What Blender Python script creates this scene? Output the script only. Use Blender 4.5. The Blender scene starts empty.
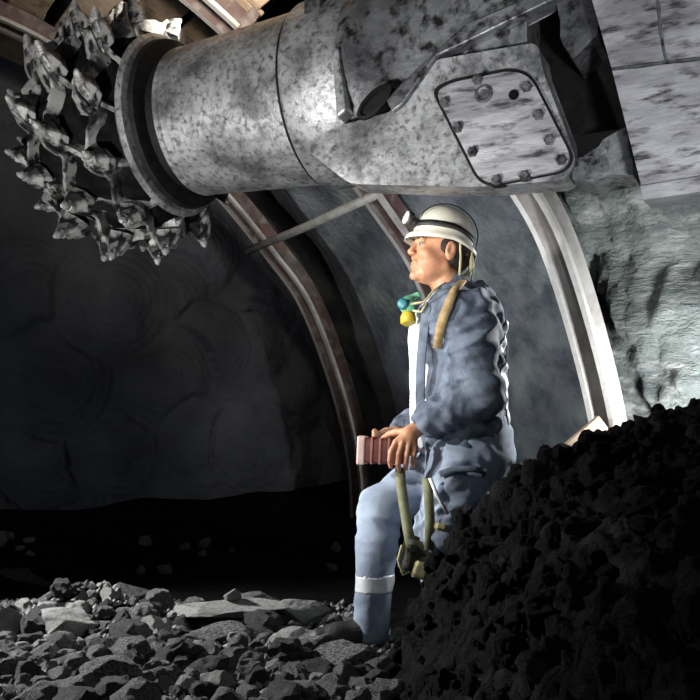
import bpy, bmesh, math, random
import numpy as np
from mathutils import Vector, Matrix, noise
random.seed(7); rng = np.random.default_rng(7)
S = bpy.context.scene
C = S.collection

# ------------------------------------------------------------------ camera
CZ = 0.7; F = 900.0; HY = 430.0
cam_d = bpy.data.cameras.new('camera'); cam = bpy.data.objects.new('camera', cam_d); C.objects.link(cam)
cam.location = (0, 0, CZ); cam.rotation_euler = (math.pi/2, 0, 0)
cam_d.sensor_width = 36; cam_d.lens = F/700*36; cam_d.shift_y = (HY-350)/700.0
cam_d.clip_start = 0.05
S.camera = cam

def J(px, py, Y):
    return Vector(((px-350)*Y/F, Y, CZ+(HY-py)*Y/F))

# ------------------------------------------------------------------ materials
def mat(name, c1, c2=None, scale=8, rough=0.8, metal=0.0, bump=0.0, bscale=None, thr=(0.4, 0.6), detail=8,
        c3=None, s3=40, thr3=(0.6, 0.7), dist=0.01, wave=None, rmap=None, stretch=None, spec=0.5):
    m = bpy.data.materials.new(name); m.use_nodes = True
    nt = m.node_tree; N = nt.nodes; L = nt.links
    b = N['Principled BSDF']; b.inputs['Roughness'].default_value = rough; b.inputs['Metallic'].default_value = metal
    b.inputs['Specular IOR Level'].default_value = spec
    b.inputs['Base Color'].default_value = (*c1, 1)
    tc = N.new('ShaderNodeTexCoord'); co = tc.outputs['Object']
    if stretch:
        mp = N.new('ShaderNodeMapping'); mp.inputs['Scale'].default_value = stretch
        L.new(co, mp.inputs['Vector']); co = mp.outputs['Vector']
    col = None
    def ramp(sc, t, off=0.0, rough_=0.6):
        n = N.new('ShaderNodeTexNoise'); n.inputs['Scale'].default_value = sc; n.inputs['Detail'].default_value = detail
        n.inputs['Roughness'].default_value = rough_
        L.new(co, n.inputs['Vector'])
        r = N.new('ShaderNodeMapRange'); r.inputs[1].default_value = t[0]; r.inputs[2].default_value = t[1]
        L.new(n.outputs['Fac'], r.inputs[0]); return n, r.outputs[0]
    if c2 is not None:
        n, r = ramp(scale, thr)
        mx = N.new('ShaderNodeMix'); mx.data_type = 'RGBA'
        mx.inputs[6].default_value = (*c1, 1); mx.inputs[7].default_value = (*c2, 1)
        L.new(r, mx.inputs[0]); col = mx.outputs[2]
        if c3 is not None:
            n3, r3 = ramp(s3, thr3)
            m3 = N.new('ShaderNodeMix'); m3.data_type = 'RGBA'; m3.inputs[7].default_value = (*c3, 1)
            L.new(r3, m3.inputs[0]); L.new(col, m3.inputs[6]); col = m3.outputs[2]
        L.new(col, b.inputs['Base Color'])
        if rmap:
            rr = N.new('ShaderNodeMapRange'); rr.inputs[3].default_value = rmap[0]; rr.inputs[4].default_value = rmap[1]
            L.new(r, rr.inputs[0]); L.new(rr.outputs[0], b.inputs['Roughness'])
    if bump:
        n = N.new('ShaderNodeTexNoise'); n.inputs['Scale'].default_value = bscale or scale*2
        n.inputs['Detail'].default_value = 10; n.inputs['Roughness'].default_value = 0.65
        L.new(co, n.inputs['Vector'])
        bp = N.new('ShaderNodeBump'); bp.inputs['Strength'].default_value = bump; bp.inputs['Distance'].default_value = dist
        L.new(n.outputs['Fac'], bp.inputs['Height']); L.new(bp.outputs['Normal'], b.inputs['Normal'])
        if wave:
            w = N.new('ShaderNodeTexWave'); w.inputs['Scale'].default_value = wave[0]; w.inputs['Distortion'].default_value = wave[1]
            w.bands_direction = wave[2]; w.inputs['Detail'].default_value = 3
            L.new(co, w.inputs['Vector'])
            b2 = N.new('ShaderNodeBump'); b2.inputs['Strength'].default_value = wave[3]; b2.inputs['Distance'].default_value = dist
            L.new(w.outputs['Fac'], b2.inputs['Height']); L.new(bp.outputs['Normal'], b2.inputs['Normal'])
            L.new(b2.outputs['Normal'], b.inputs['Normal'])
    return m

M = {}
M['steel_worn'] = mat('worn_steel', (0.48, 0.49, 0.50), (0.15, 0.155, 0.16), 7, 0.5, 0.6, 0.5, 24, (0.4, 0.62),
                      c3=(0.04, 0.04, 0.043), s3=52, thr3=(0.48, 0.72), dist=0.008)
M['steel_body'] = mat('coal_smeared_steel', (0.30, 0.31, 0.32), (0.09, 0.093, 0.1), 4, 0.46, 0.7, 0.5, 20, (0.38, 0.62),
                      c3=(0.02, 0.02, 0.022), s3=24, thr3=(0.48, 0.64), dist=0.01)
M['steel_plate'] = mat('scratched_plate_steel', (0.52, 0.52, 0.54), (0.25, 0.25, 0.265), 6, 0.45, 0.3, 0.35, 30, (0.4, 0.6),
                       c3=(0.05, 0.05, 0.055), s3=17, thr3=(0.52, 0.66), dist=0.008, stretch=(0.6, 0.6, 2.2))
M['coal_caked'] = mat('coal_caked_steel', (0.003, 0.003, 0.003), (0.008, 0.008, 0.009), 18, 0.9, 0, 0.6, 40, spec=0.05)
M['pick_steel'] = mat('abraded_pick_steel', (0.36, 0.36, 0.35), (0.04, 0.04, 0.04), 9, 0.5, 0.25, 0.4, 50, (0.42, 0.62),
                      c3=(0.01, 0.01, 0.011), s3=14, thr3=(0.48, 0.56), dist=0.006)
M['black'] = mat('gap_shade_black', (0.004, 0.004, 0.004), (0.01, 0.01, 0.01), 20, 0.7, 0, 0.4, 30, spec=0.2)  # near-black puts the shade of gaps and recesses into the colour
M['arch_red'] = mat('rust_red_arch_steel', (0.115, 0.09, 0.084), (0.09, 0.05, 0.048), 5, 0.6, 0.2, 0.3, 40, (0.4, 0.6),
                    c3=(0.17, 0.15, 0.14), s3=12, thr3=(0.5, 0.62))
M['arch_grey'] = mat('dusty_arch_steel', (0.38, 0.37, 0.36), (0.22, 0.2, 0.19), 6, 0.6, 0.1, 0.3, 40, (0.4, 0.65))
M['arch_pale'] = mat('pale_worn_arch_steel', (0.62, 0.61, 0.59), (0.42, 0.41, 0.39), 6, 0.55, 0.1, 0.3, 40, (0.4, 0.65))
M['coal'] = mat('black_coal', (0.002, 0.002, 0.0022), (0.0055, 0.0055, 0.0055), 9, 0.7, 0, 1.0, 34, (0.4, 0.7),
                c3=(0.045, 0.045, 0.043), s3=5, thr3=(0.56, 0.8), dist=0.03, spec=0.08)
M['coal_floor'] = mat('coal_dust_floor', (0.003, 0.003, 0.003), (0.007, 0.007, 0.007), 7, 0.95, 0, 0.8, 30, (0.4, 0.7),
                      c3=(0.09, 0.09, 0.088), s3=30, thr3=(0.70, 0.76), dist=0.02, spec=0.04)  # rare pale specks are sparkles put into the floor colour
M['coal_face'] = mat('cut_coal_face', (0.04, 0.042, 0.05), (0.075, 0.078, 0.09), 2.5, 0.8, 0, 0.8, 22, (0.35, 0.7), dist=0.02, spec=0.25)
M['rock_green'] = mat('green_grey_rock', (0.135, 0.155, 0.15), (0.05, 0.06, 0.06), 3, 0.85, 0, 1.0, 12, (0.35, 0.68),
                      c3=(0.26, 0.27, 0.27), s3=9, thr3=(0.5, 0.7), dist=0.09, stretch=(.8, .8, 2.2))
M['shell'] = mat('dark_rock_shell', (0.03, 0.032, 0.034), (0.06, 0.062, 0.064), 3, 0.9, 0, 0.8, 14, dist=0.03)
M['sheet'] = mat('dusty_lagging_sheet', (0.115, 0.125, 0.145), (0.045, 0.055, 0.068), 5, 0.75, 0.0, 0.9, 26, (0.4, 0.6),
                 c3=(0.17, 0.2, 0.195), s3=3.2, thr3=(0.5, 0.68), dist=0.025)
M['plank'] = mat('old_tan_plank', (0.42, 0.32, 0.23), (0.24, 0.17, 0.12), 9, 0.8, 0, 0.6, 30, (0.35, 0.65),
                 c3=(0.10, 0.07, 0.055), s3=6, thr3=(0.55, 0.65))
M['stone'] = mat('grey_stone', (0.36, 0.36, 0.35), (0.09, 0.09, 0.09), 11, 0.85, 0, 1.0, 30, (0.4, 0.62),
                 c3=(0.012, 0.012, 0.012), s3=22, thr3=(0.5, 0.6), dist=0.03)
M['stone_pale'] = mat('pale_stone', (0.42, 0.42, 0.40), (0.22, 0.22, 0.21), 12, 0.85, 0, 0.9, 34, (0.4, 0.65),
                      c3=(0.06, 0.06, 0.06), s3=24, thr3=(0.58, 0.66), dist=0.015)
M['stone_dark'] = mat('coaly_stone', (0.07, 0.07, 0.07), (0.02, 0.02, 0.02), 9, 0.8, 0, 1.0, 30, (0.4, 0.6),
                      c3=(0.16, 0.16, 0.155), s3=20, thr3=(0.6, 0.68), dist=0.02)
M['skin'] = mat('tan_skin', (0.55, 0.28, 0.16), (0.46, 0.21, 0.115), 30, 0.5, 0, 0.15, 120, dist=0.002)
M['hair'] = mat('black_hair', (0.012, 0.008, 0.006), (0.025, 0.015, 0.01), 60, 0.6, 0, 0.6, 150, dist=0.003)
M['denim'] = mat('blue_grey_work_cloth', (0.165, 0.205, 0.27), (0.08, 0.10, 0.14), 14, 0.85, 0, 0.35, 160, (0.35, 0.65),
                 c3=(0.035, 0.045, 0.068), s3=16, thr3=(0.47, 0.68), dist=0.006)  # dark patches put the shade of creases into the cloth colour
M['trouser'] = mat('pale_blue_work_cloth', (0.29, 0.35, 0.44), (0.20, 0.25, 0.33), 12, 0.85, 0, 0.35, 160, (0.35, 0.65), dist=0.004)
M['white_cloth'] = mat('white_cotton', (0.78, 0.80, 0.84), (0.66, 0.68, 0.73), 12, 0.85, 0, 0.3, 90, dist=0.004)
M['reflective'] = mat('silver_reflective_tape', (0.72, 0.74, 0.76), (0.6, 0.62, 0.64), 30, 0.4, 0.1, 0.2, 90, dist=0.002)
M['helmet'] = mat('cream_helmet_plastic', (0.72, 0.70, 0.60), (0.62, 0.60, 0.50), 14, 0.38, 0, 0.08, 60, dist=0.002)
M['rubber'] = mat('black_rubber', (0.015, 0.015, 0.016), (0.03, 0.03, 0.03), 30, 0.6, 0, 0.2, 60)
M['lens'] = mat('lamp_glass', (0.85, 0.87, 0.9), (0.8, 0.82, 0.85), 30, 0.15)
M['olive'] = mat('olive_webbing', (0.20, 0.21, 0.12), (0.14, 0.145, 0.08), 40, 0.85, 0, 0.4, 200, dist=0.002)
M['tan_strap'] = mat('tan_webbing', (0.45, 0.33, 0.16), (0.3, 0.2, 0.09), 40, 0.85, 0, 0.4, 200, dist=0.002)
M['khaki'] = mat('pale_khaki_canvas', (0.55, 0.5, 0.3), (0.4, 0.36, 0.2), 20, 0.85, 0, 0.3, 100, dist=0.002)
M['bag_dark'] = mat('dark_canvas', (0.05, 0.05, 0.035), (0.025, 0.025, 0.02), 20, 0.85, 0, 0.4, 100, dist=0.003)
M['mask_green'] = mat('green_mask_rubber', (0.10, 0.42, 0.27), (0.2, 0.55, 0.36), 18, 0.45)
M['mask_teal'] = mat('teal_mask_rubber', (0.015, 0.12, 0.16), (0.03, 0.2, 0.22), 18, 0.45)
M['mask_yellow'] = mat('yellow_filter_plastic', (0.62, 0.45, 0.04), (0.5, 0.36, 0.03), 18, 0.5)
M['box_red'] = mat('dark_red_case', (0.12, 0.025, 0.02), (0.06, 0.012, 0.012), 16, 0.5, 0, 0.2, 50)
M['box_pale'] = mat('pale_pink_case_end', (0.62, 0.46, 0.42), (0.5, 0.36, 0.32), 20, 0.6)
M['box_rib'] = mat('dusty_red_rib', (0.25, 0.11, 0.09), (0.16, 0.05, 0.045), 20, 0.6)
M['eye'] = mat('eye_white', (0.28, 0.22, 0.18), (0.22, 0.18, 0.15), 20, 0.3)
M['lip'] = mat('lip_skin', (0.42, 0.17, 0.12), (0.38, 0.15, 0.1), 20, 0.5)
M['boot'] = mat('black_work_boot', (0.02, 0.018, 0.016), (0.04, 0.038, 0.035), 20, 0.5, 0, 0.4, 60)
M['wire'] = mat('galvanised_strut', (0.30, 0.30, 0.29), (0.2, 0.2, 0.19), 12, 0.55, 0.2, 0.2, 50)

# ------------------------------------------------------------------ object helpers
def tag(o, label=None, cat=None, group=None, kind=None):
    if label: o['label'] = label
    if cat: o['category'] = cat
    if group: o['group'] = group
    if kind: o['kind'] = kind
    return o
def empty(name, loc, label, cat, group=None):
    o = bpy.data.objects.new(name, None); C.objects.link(o); o.location = loc; o.empty_display_size = 0.1
    return tag(o, label, cat, group)
def link(name, me, m, parent=None, smooth=True, mw=None):
    o = bpy.data.objects.new(name, me); C.objects.link(o)
    if m is not None: me.materials.append(m)
    if smooth:
        me.polygons.foreach_set('use_smooth', [True]*len(me.polygons))
    if mw is not None: o.matrix_world = mw
    if parent is not None:
        o.parent = parent
        g = root_loc(parent)
        o.matrix_local = Matrix.Translation(-g) @ (mw if mw is not None else Matrix.Identity(4))
    return o
def root_loc(p):
    v = Vector((0, 0, 0))
    while p is not None:
        v += p.location if p.type == 'EMPTY' or True else v
        p = p.parent
    return v
def mesh_from(name, V, Fc):
    me = bpy.data.meshes.new(name); me.from_pydata([tuple(v) for v in V], [], [tuple(f) for f in Fc]); me.update(); return me
def bm_mesh(name, bm):
    bmesh.ops.recalc_face_normals(bm, faces=bm.faces)
    me = bpy.data.meshes.new(name); bm.to_mesh(me); bm.free(); return me
def centred(V):
    V = np.asarray(V, dtype=float); c = V.mean(0); return V-c, Vector(c)

def add_tube(bm, pts, radii, seg=12, cap=True, squash=None):
    pts = [Vector(p) for p in pts]; rings = []
    if not hasattr(radii, '__len__'): radii = [radii]*len(pts)
    up = None
    for i, p in enumerate(pts):
        d = (pts[min(i+1, len(pts)-1)]-pts[max(i-1, 0)]).normalized()
        if up is None:
            up = d.orthogonal().normalized()
        up = (up-d*up.dot(d)).normalized(); s = d.cross(up)
        rings.append([bm.verts.new(p+(up*math.cos(a)+s*math.sin(a)*(squash or 1))*radii[i]) for a in [2*math.pi*k/seg for k in range(seg)]])
    for a, b in zip(rings, rings[1:]):
        for k in range(seg): bm.faces.new((a[k], a[(k+1) % seg], b[(k+1) % seg], b[k]))
    if cap: bm.faces.new(rings[0][::-1]); bm.faces.new(rings[-1])
def add_hull_box(bm, c, ax, ay, az, hx, hy, hz):
    vs = [bm.verts.new(c+ax*(sx*hx)+ay*(sy*hy)+az*(sz*hz)) for sx in (-1, 1) for sy in (-1, 1) for sz in (-1, 1)]
    for f in ((0, 1, 3, 2), (4, 6, 7, 5), (0, 4, 5, 1), (2, 3, 7, 6), (0, 2, 6, 4), (1, 5, 7, 3)): bm.faces.new([vs[i] for i in f])
def bevel_obj(o, w=0.006, seg=2):
    md = o.modifiers.new('bevel', 'BEVEL'); md.width = w; md.segments = seg; md.limit_method = 'ANGLE'; md.angle_limit = 0.6
    return o
def strap_mesh(pts, width_dir, w, th):
    pts = [Vector(p) for p in pts]; bm = bmesh.new(); rings = []
    for i, p in enumerate(pts):
        d = (pts[min(i+1, len(pts)-1)]-pts[max(i-1, 0)]).normalized()
        wd = Vector(width_dir); wd = (wd-d*wd.dot(d)).normalized(); n = d.cross(wd)
        rings.append([bm.verts.new(p+wd*a*w/2+n*b*th/2) for a, b in ((-1, -1), (1, -1), (1, 1), (-1, 1))])
    for a, b in zip(rings, rings[1:]):
        for k in range(4): bm.faces.new((a[k], a[(k+1) % 4], b[(k+1) % 4], b[k]))
    bm.faces.new(rings[0][::-1]); bm.faces.new(rings[-1])
    return bm_mesh('strap', bm)

# ------------------------------------------------------------------ SDF modeller (surface nets)
class SDF:
    def __init__(s, lo, hi, h):
        s.lo = np.array(lo, np.float32); s.h = h
        s.n = np.ceil((np.array(hi)-np.array(lo))/h).astype(int)+1
        s.ax = [s.lo[i]+h*np.arange(s.n[i], dtype=np.float32) for i in range(3)]
        s.f = np.full(s.n, 1.0, np.float32)
    def _sub(s, lo, hi):
        a = np.clip(np.floor((np.array(lo)-s.lo)/s.h).astype(int), 0, s.n); b = np.clip(np.ceil((np.array(hi)-s.lo)/s.h).astype(int)+1, 0, s.n)
        sl = tuple(slice(x, y) for x, y in zip(a, b))
        X = s.ax[0][sl[0]][:, None, None]; Y = s.ax[1][sl[1]][None, :, None]; Z = s.ax[2][sl[2]][None, None, :]
        return sl, X, Y, Z
    def _mix(s, sl, d, k, op):
        f = s.f[sl]
        if f.size == 0: return
        if op == 'sub': d = -d; f2 = -f; h = np.maximum(k-np.abs(f2-(-d)), 0)/k if k else 0; s.f[sl] = np.maximum(f, d)+(h*h*k*0.25 if k else 0); return
        h = np.maximum(k-np.abs(f-d), 0)/k if k else 0
        s.f[sl] = np.minimum(f, d)-(h*h*k*0.25 if k else 0)
    def cone(s, a, b, ra, rb, k=0.01, op='add', sq=(1, 1, 1)):
        a = np.array(a, np.float32); b = np.array(b, np.float32); m = max(ra, rb)/min(sq)+k+3*s.h
        sl, X, Y, Z = s._sub(np.minimum(a, b)-m, np.maximum(a, b)+m)
        q = np.array(sq, np.float32); d = (b-a)*q; L2 = max(float(d@d), 1e-9)
        x = (X-a[0])*q[0]; y = (Y-a[1])*q[1]; z = (Z-a[2])*q[2]
        t = np.clip((x*d[0]+y*d[1]+z*d[2])/L2, 0, 1)
        D = np.sqrt((x-t*d[0])**2+(y-t*d[1])**2+(z-t*d[2])**2)-(ra+(rb-ra)*t)
        s._mix(sl, D, k, op)
    def ell(s, c, r, R=None, k=0.01, op='add'):
        c = np.array(c, np.float32); m = max(r)+k+3*s.h
        sl, X, Y, Z = s._sub(c-m, c+m)
        x, y, z = np.broadcast_arrays(X-c[0], Y-c[1], Z-c[2])
        if R is not None:
            R = np.array(R, np.float32); x, y, z = (R[0, i]*x+R[1, i]*y+R[2, i]*z for i in range(3))
        k0 = np.sqrt((x/r[0])**2+(y/r[1])**2+(z/r[2])**2); k1 = np.sqrt((x/r[0]**2)**2+(y/r[1]**2)**2+(z/r[2]**2)**2)+1e-9
        s._mix(sl, k0*(k0-1)/k1, k, op)
    def cut(s, p, n):      # remove the side the normal points to
        p = np.array(p); n = np.array(n)/np.linalg.norm(n)
        X = s.ax[0][:, None, None]; Y = s.ax[1][None, :, None]; Z = s.ax[2][None, None, :]
        s.f = np.maximum(s.f, ((X-p[0])*n[0]+(Y-p[1])*n[1]+(Z-p[2])*n[2]).astype(np.float32))
    def mesh(s, name, post=None):
        f = s.f.copy(); f[0] = f[-1] = 1; f[:, 0] = f[:, -1] = 1; f[:, :, 0] = f[:, :, -1] = 1
        ins = f < 0
        c = np.zeros(np.array(f.shape)-1, np.int8)
        for i in (0, 1):
            for j in (0, 1):
                for k in (0, 1): c += ins[i:f.shape[0]-1+i, j:f.shape[1]-1+j, k:f.shape[2]-1+k]
        act = np.argwhere((c > 0) & (c < 8)); idx = np.full(c.shape, -1, np.int64); idx[tuple(act.T)] = np.arange(len(act))
        pos = np.zeros((len(act), 3)); cnt = np.zeros(len(act))
        cor = [(i, j, k) for i in (0, 1) for j in (0, 1) for k in (0, 1)]
        for a in cor:
            for b in cor:
                if sum(b)-sum(a) == 1 and all(y >= x for x, y in zip(a, b)):
                    A = act+np.array(a); B = act+np.array(b)
                    fa = f[tuple(A.T)]; fb = f[tuple(B.T)]; m = (fa < 0) != (fb < 0)
                    t = np.where(m, fa/(np.where(m, fa-fb, 1)), 0)
                    pos += np.where(m[:, None], A+(B-A)*t[:, None], 0); cnt += m
        V = s.lo+s.h*pos/cnt[:, None]
        Q = []
        for ax in range(3):
            o1, o2 = [(1, 2), (2, 0), (0, 1)][ax]
            sl0 = [slice(1, -1)]*3; sl1 = [slice(1, -1)]*3; sl0[ax] = slice(0, -1); sl1[ax] = slice(1, None)
            a = ins[tuple(sl0)]; b = ins[tuple(sl1)]
            for flag in (True, False):
                e = np.argwhere((a & ~b) if flag else (~a & b))
                off = np.ones(3, int); off[ax] = 0; e = e+off
                d1 = np.zeros(3, int); d1[o1] = 1; d2 = np.zeros(3, int); d2[o2] = 1
                q = [e, e-d1, e-d1-d2, e-d2]
                q = [idx[tuple(x.T)] for x in q]
                q = np.stack(q if not flag else q[::-1], 1)[:, ::-1]
                Q.append(q)
        Q = np.concatenate(Q); Q = Q[(Q >= 0).all(1)]
        if post is not None: V, Q = post(V, Q)
        return V, Q
def np_mesh(name, V, Q):
    me = bpy.data.meshes.new(name); me.from_pydata(V.tolist(), [], Q.tolist()); me.update(); return me
def normals(V, Q):
    n = np.cross(V[Q[:, 2]]-V[Q[:, 0]], V[Q[:, 3]]-V[Q[:, 1]]); N = np.zeros_like(V)
    for i in range(4): np.add.at(N, Q[:, i], n)
    return N/(np.linalg.norm(N, axis=1)[:, None]+1e-12)
def subset(V, Q, keep, off):
    Q2 = Q[keep]; u, inv = np.unique(Q2, return_inverse=True)
    return (V+normals(V, Q)*off)[u], inv.reshape(Q2.shape)

# ------------------------------------------------------------------ tunnel frame
P0 = Vector((0.133, 6.0, 0)); A = Vector((-0.52, 0.854, 0)); NN = Vector((-0.854, -0.52, 0))
PROF = [(0, -0.3), (0.0, 0), (0.02, 0.45), (0.145, 0.96), (0.395, 1.54), (0.67, 1.87), (1.0, 2.2), (1.36, 2.5), (1.75, 2.74),
        (2.2, 2.93), (2.7, 3.0), (3.2, 2.93), (3.65, 2.74), (4.07, 2.5), (4.44, 2.2), (4.78, 1.87), (5.02, 1.54), (5.255, .96), (5.38, .45), (5.4, 0), (5.4, -.3)]
def catmull(P, k=6):
    P = [Vector((*p, 0)) for p in P]; out = []
    for i in range(len(P)-1):
        p0 = P[max(i-1, 0)]; p1 = P[i]; p2 = P[i+1]; p3 = P[min(i+2, len(P)-1)]
        for j in range(k):
            t = j/k
            out.append(0.5*((2*p1)+(p2-p0)*t+(2*p0-5*p1+4*p2-p3)*t*t+(3*p1-p0-3*p2+p3)*t**3))
    out.append(P[-1]); return out
CP = catmull(PROF)
def T(s, t, z): return P0+NN*s-A*t+Vector((0, 0, z))
def prof_frames(smin=None, smax=None, zmin=None):
    o = []
    for i, p in enumerate(CP):
        d = (CP[min(i+1, len(CP)-1)]-CP[max(i-1, 0)]).normalized(); n = Vector((-d.y, d.x, 0))   # outward (away from tunnel)
        if (smax is not None and p.x > smax) or (zmin is not None and p.y < zmin) or (smin is not None and p.x < smin): continue
        o.append((p, n))
    return o

# shell: ceiling + right wall + left wall + coal face + floor
def shell(name, smin, smax, t0, t1, m, off, amp, fs, nt, ceil=False, sel=None):
    fr = [(p, n) for p, n in prof_frames() if smin <= p.x <= smax and (sel is None or sel(p))]
    # refine
    fr2 = []
    for (p, n), (q, l) in zip(fr, fr[1:]):
        for j in range(3):
            t = j/3; fr2.append((p.lerp(q, t), n.lerp(l, t).normalized()))
    fr2.append(fr[-1])
    V = []; Fc = []
    for p, n in fr2:
        for j in range(nt+1):
            t = t0+(t1-t0)*j/nt
            w = T(p.x, t, p.y)
            d = off+amp*(noise.fractal(w*fs, 1.0, 2.0, 5))+amp*0.8*abs(noise.noise(w*fs*0.5))
            q = p+n*d
            V.append(T(q.x, t, q.y))
    W = nt+1
    for i in range(len(fr2)-1):
        for j in range(nt): Fc.append((i*W+j, i*W+j+1, (i+1)*W+j+1, (i+1)*W+j))
    V, c = centred(V)
    o = link(name, mesh_from(name, V, Fc), m, None, True, Matrix.Translation(c)); tag(o, kind='structure'); return o
mid = 1.6
shell('wall_right', -1, 1.42, -1.1, 1.15, M['shell'], 0.30, 0.10, 2.2, 60, sel=lambda p: p.x < 3)
shell('wall_right', -1, 1.42, 1.15, 6.2, M['rock_green'], 0.20, 0.17, 2.4, 300, sel=lambda p: p.x < 3)
shell('ceiling', 1.40, 4.2, -1.1, 6.2, M['shell'], 0.30, 0.08, 2.2, 80)
shell('wall_left', 4.15, 6, -1.1, 6.2, M['shell'], 0.25, 0.10, 2.2, 80)
# back wall behind the camera
bm = bmesh.new(); ring = [bm.verts.new(T(p.x, 6.15, p.y)+Vector((0, 0, 0))) for p, n in [(q+m_*0.5, m_) for q, m_ in prof_frames()]]
bm.faces.new(ring); tag(link('wall_near', bm_mesh('wall_near', bm), M['shell'], None, False), kind='structure')

# coal face with the round scoops left by the cutting head
circles = []
for (px, py, r) in [(255, 445, .36), (205, 440, .33), (115, 300, .42), (60, 380, .40), (165, 375, .38), (215, 345, .34), (120, 450, .36), (30, 290, .40), (255, 350, .3), (290, 470, .3), (170, 300, .35), (50, 460, .36), (300, 400, .28), (200, 250, .36)]:
    d = Vector(((px-350)/F, 1, (HY-py)/F)); o = Vector((0, 0, CZ)); pl = T(0, -0.9, 0)
    t = (pl-o).dot(A)/d.dot(A); w = o+d*t
    circles.append(((w-P0).dot(NN), w.z, r))
for i in range(26): circles.append((random.uniform(0, 5), random.uniform(0, 3), random.uniform(.28, .42)))
nu, nv = 300, 190; V = []; Fc = []
for j in range(nv+1):
    z = -0.3+3.8*j/nv
    for i in range(nu+1):
        s = -0.6+6.4*i/nu; dep = None
        for (cx, cz, r) in circles:
            dd = math.hypot(s-cx, z-cz)
            if dd < r:
                q = dd/r; dep = 0.10*(q**1.5)-0.05 + 0.008*math.sin(q*44); break
        if dep is None: dep = 0.05
        w = T(s, 0, z)
        dep += 0.05*noise.fractal(w*2.5, 1, 2, 5)
        V.append(T(s, -0.9-0.0+dep*-1.0, z))
for j in range(nv):
    for i in range(nu): a = j*(nu+1)+i; Fc.append((a, a+1, a+nu+2, a+nu+1))
V, c = centred(V)
tag(link('wall_back', mesh_from('wall_back', V, Fc), M['coal_face'], None, True, Matrix.Translation(c)), kind='structure')

# floor
def bed(X, Y):
    """height of floor incl. rubble bed, coal banks"""
    w = Vector((X, Y, 0))
    z = 0.015*noise.fractal(w*3, 1, 2, 4)
    # rubble bed near the camera on the left
    e = max(0, min(1, (3.35+0.12*noise.noise(w*2)-Y)/0.35))*max(0, min(1, (0.45-X)/0.3))
    z += 0.012*e*e*(3-2*e)
    # low dark mound left
    z += 0.12*math.exp(-((X+0.95)/0.25)**2-((Y-3.35)/0.22)**2)
    z += 0.20*math.exp(-((X+1.75)/0.35)**2-((Y-4.1)/0.35)**2)
    # bank of fines against the face and the right wall
    t = -(w-P0).dot(A)
    s = (w-P0).dot(NN)
    z += 0.20*math.exp(-max(0, t+0.7)/0.35)*(1+0.4*noise.noise(w*1.8))
    z += 0.12*math.exp(-max(0, s)/0.3)
    return z
nx, ny = 230, 250; V = []; Fc = []
x0, x1, y0, y1 = -5.0, 4.6, -0.8, 8.0
for j in range(ny+1):
    Yv = y0+(y1-y0)*(j/ny)
    for i in range(nx+1):
        Xv = x0+(x1-x0)*i/nx; V.append((Xv, Yv, bed(Xv, Yv)))
for j in range(ny):
    for i in range(nx): a = j*(nx+1)+i; Fc.append((a, a+1, a+nx+2, a+nx+1))
tag(link('floor', mesh_from('floor', V, Fc), M['coal_floor']), kind='structure')

# ------------------------------------------------------------------ steel arches
def arch(t, label, m):
    fr = [(p, n) for p, n in prof_frames() if p.y > -0.2]
    W, H, th = 0.075, 0.11, 0.012
    # TH (trough) section, open towards the rock; coordinates (along tunnel, outward)
    sec = [(-W, 0.005), (-W, -0.012+0.03), (-W+0.028, 0.018), (-0.035, -H+0.02), (0.035, -H+0.02), (W-0.028, 0.018), (W, 0.018), (W, 0.03+0.008),
           (W-0.022, 0.038), (0.022, -H+0.05), (-0.022, -H+0.05), (-W+0.022, 0.038), (-W, 0.038)]
    sec = [(-W, 0.0), (-0.05, 0.0), (-0.034, -0.075), (0.034, -0.075), (0.05, 0.0), (W, 0.0), (W, -0.1), (W-0.016, -0.11), (W-0.03, -0.1),
           (W-0.03, -0.02)]
    # trough opening inwards: lips at the inner edge, web at the outer side
    sec = [(-W, -H), (-W+0.03, -H), (-0.036, -0.015), (0.036, -0.015), (W-0.03, -H), (W, -H), (W, -H+0.02), (W-0.016, -H+0.022), (0.05, 0.0), (-0.05, 0.0), (-W+0.016, -H+0.022), (-W, -H+0.02)]
    bm = bmesh.new(); rings = []
    for p, n in fr:
        rings.append([bm.verts.new(T((p+n*b).x, t+a, (p+n*b).y)) for a, b in sec])
    K = len(sec)
    for a, b in zip(rings, rings[1:]):
        for k in range(K): bm.faces.new((a[k], a[(k+1) % K], b[(k+1) % K], b[k]))
    bm.faces.new(rings[0]); bm.faces.new(rings[-1][::-1])
    root = empty('steel_arch', T(0, t, 0), label, 'arch support', 'trough-section steel arches holding up the roadway')
    ro = link('rib', bm_mesh('rib', bm), m, root, False)
    ro.data.materials.append(M['arch_grey'] if m is not M['arch_grey'] else M['arch_pale'])
    pc = {}
    for f in ro.data.polygons:
        if f.normal.dot(-(A*0)) or True:
            k = f.index % K if f.index < K*(len(rings)-1) else -1
            if k in (0, 4, 5, 11): f.material_index = 1
    # overlap clamps of the sliding joint
    for tg in (1.22, 1.5):
        i = min(range(len(fr)), key=lambda q: abs(fr[q][0].x-tg)+(0 if fr[q][0].x < 3 else 9))
        p, n = fr[i]; d = Vector((n.y, -n.x, 0)); bm = bmesh.new()
        def w3(a, b, cc): q = p+n*b+d*cc; return T(q.x, t+a, q.y)
        for (a0, a1, b0, b1) in ((-W-.012, W+.012, 0.002, 0.016), (-W-.014, -W-.002, -H-.01, 0.016), (W+.002, W+.014, -H-.01, 0.016)):
            vs = [bm.verts.new(w3(a, b, cc)) for a in (a0, a1) for b in (b0, b1) for cc in (-.022, .022)]
            for f in ((0, 1, 3, 2), (4, 6, 7, 5), (0, 4, 5, 1), (2, 3, 7, 6), (0, 2, 6, 4), (1, 5, 7, 3)): bm.faces.new([vs[q] for q in f])
        link('joint_clamp', bm_mesh('joint_clamp', bm), m, root, False)
    return root
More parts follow.
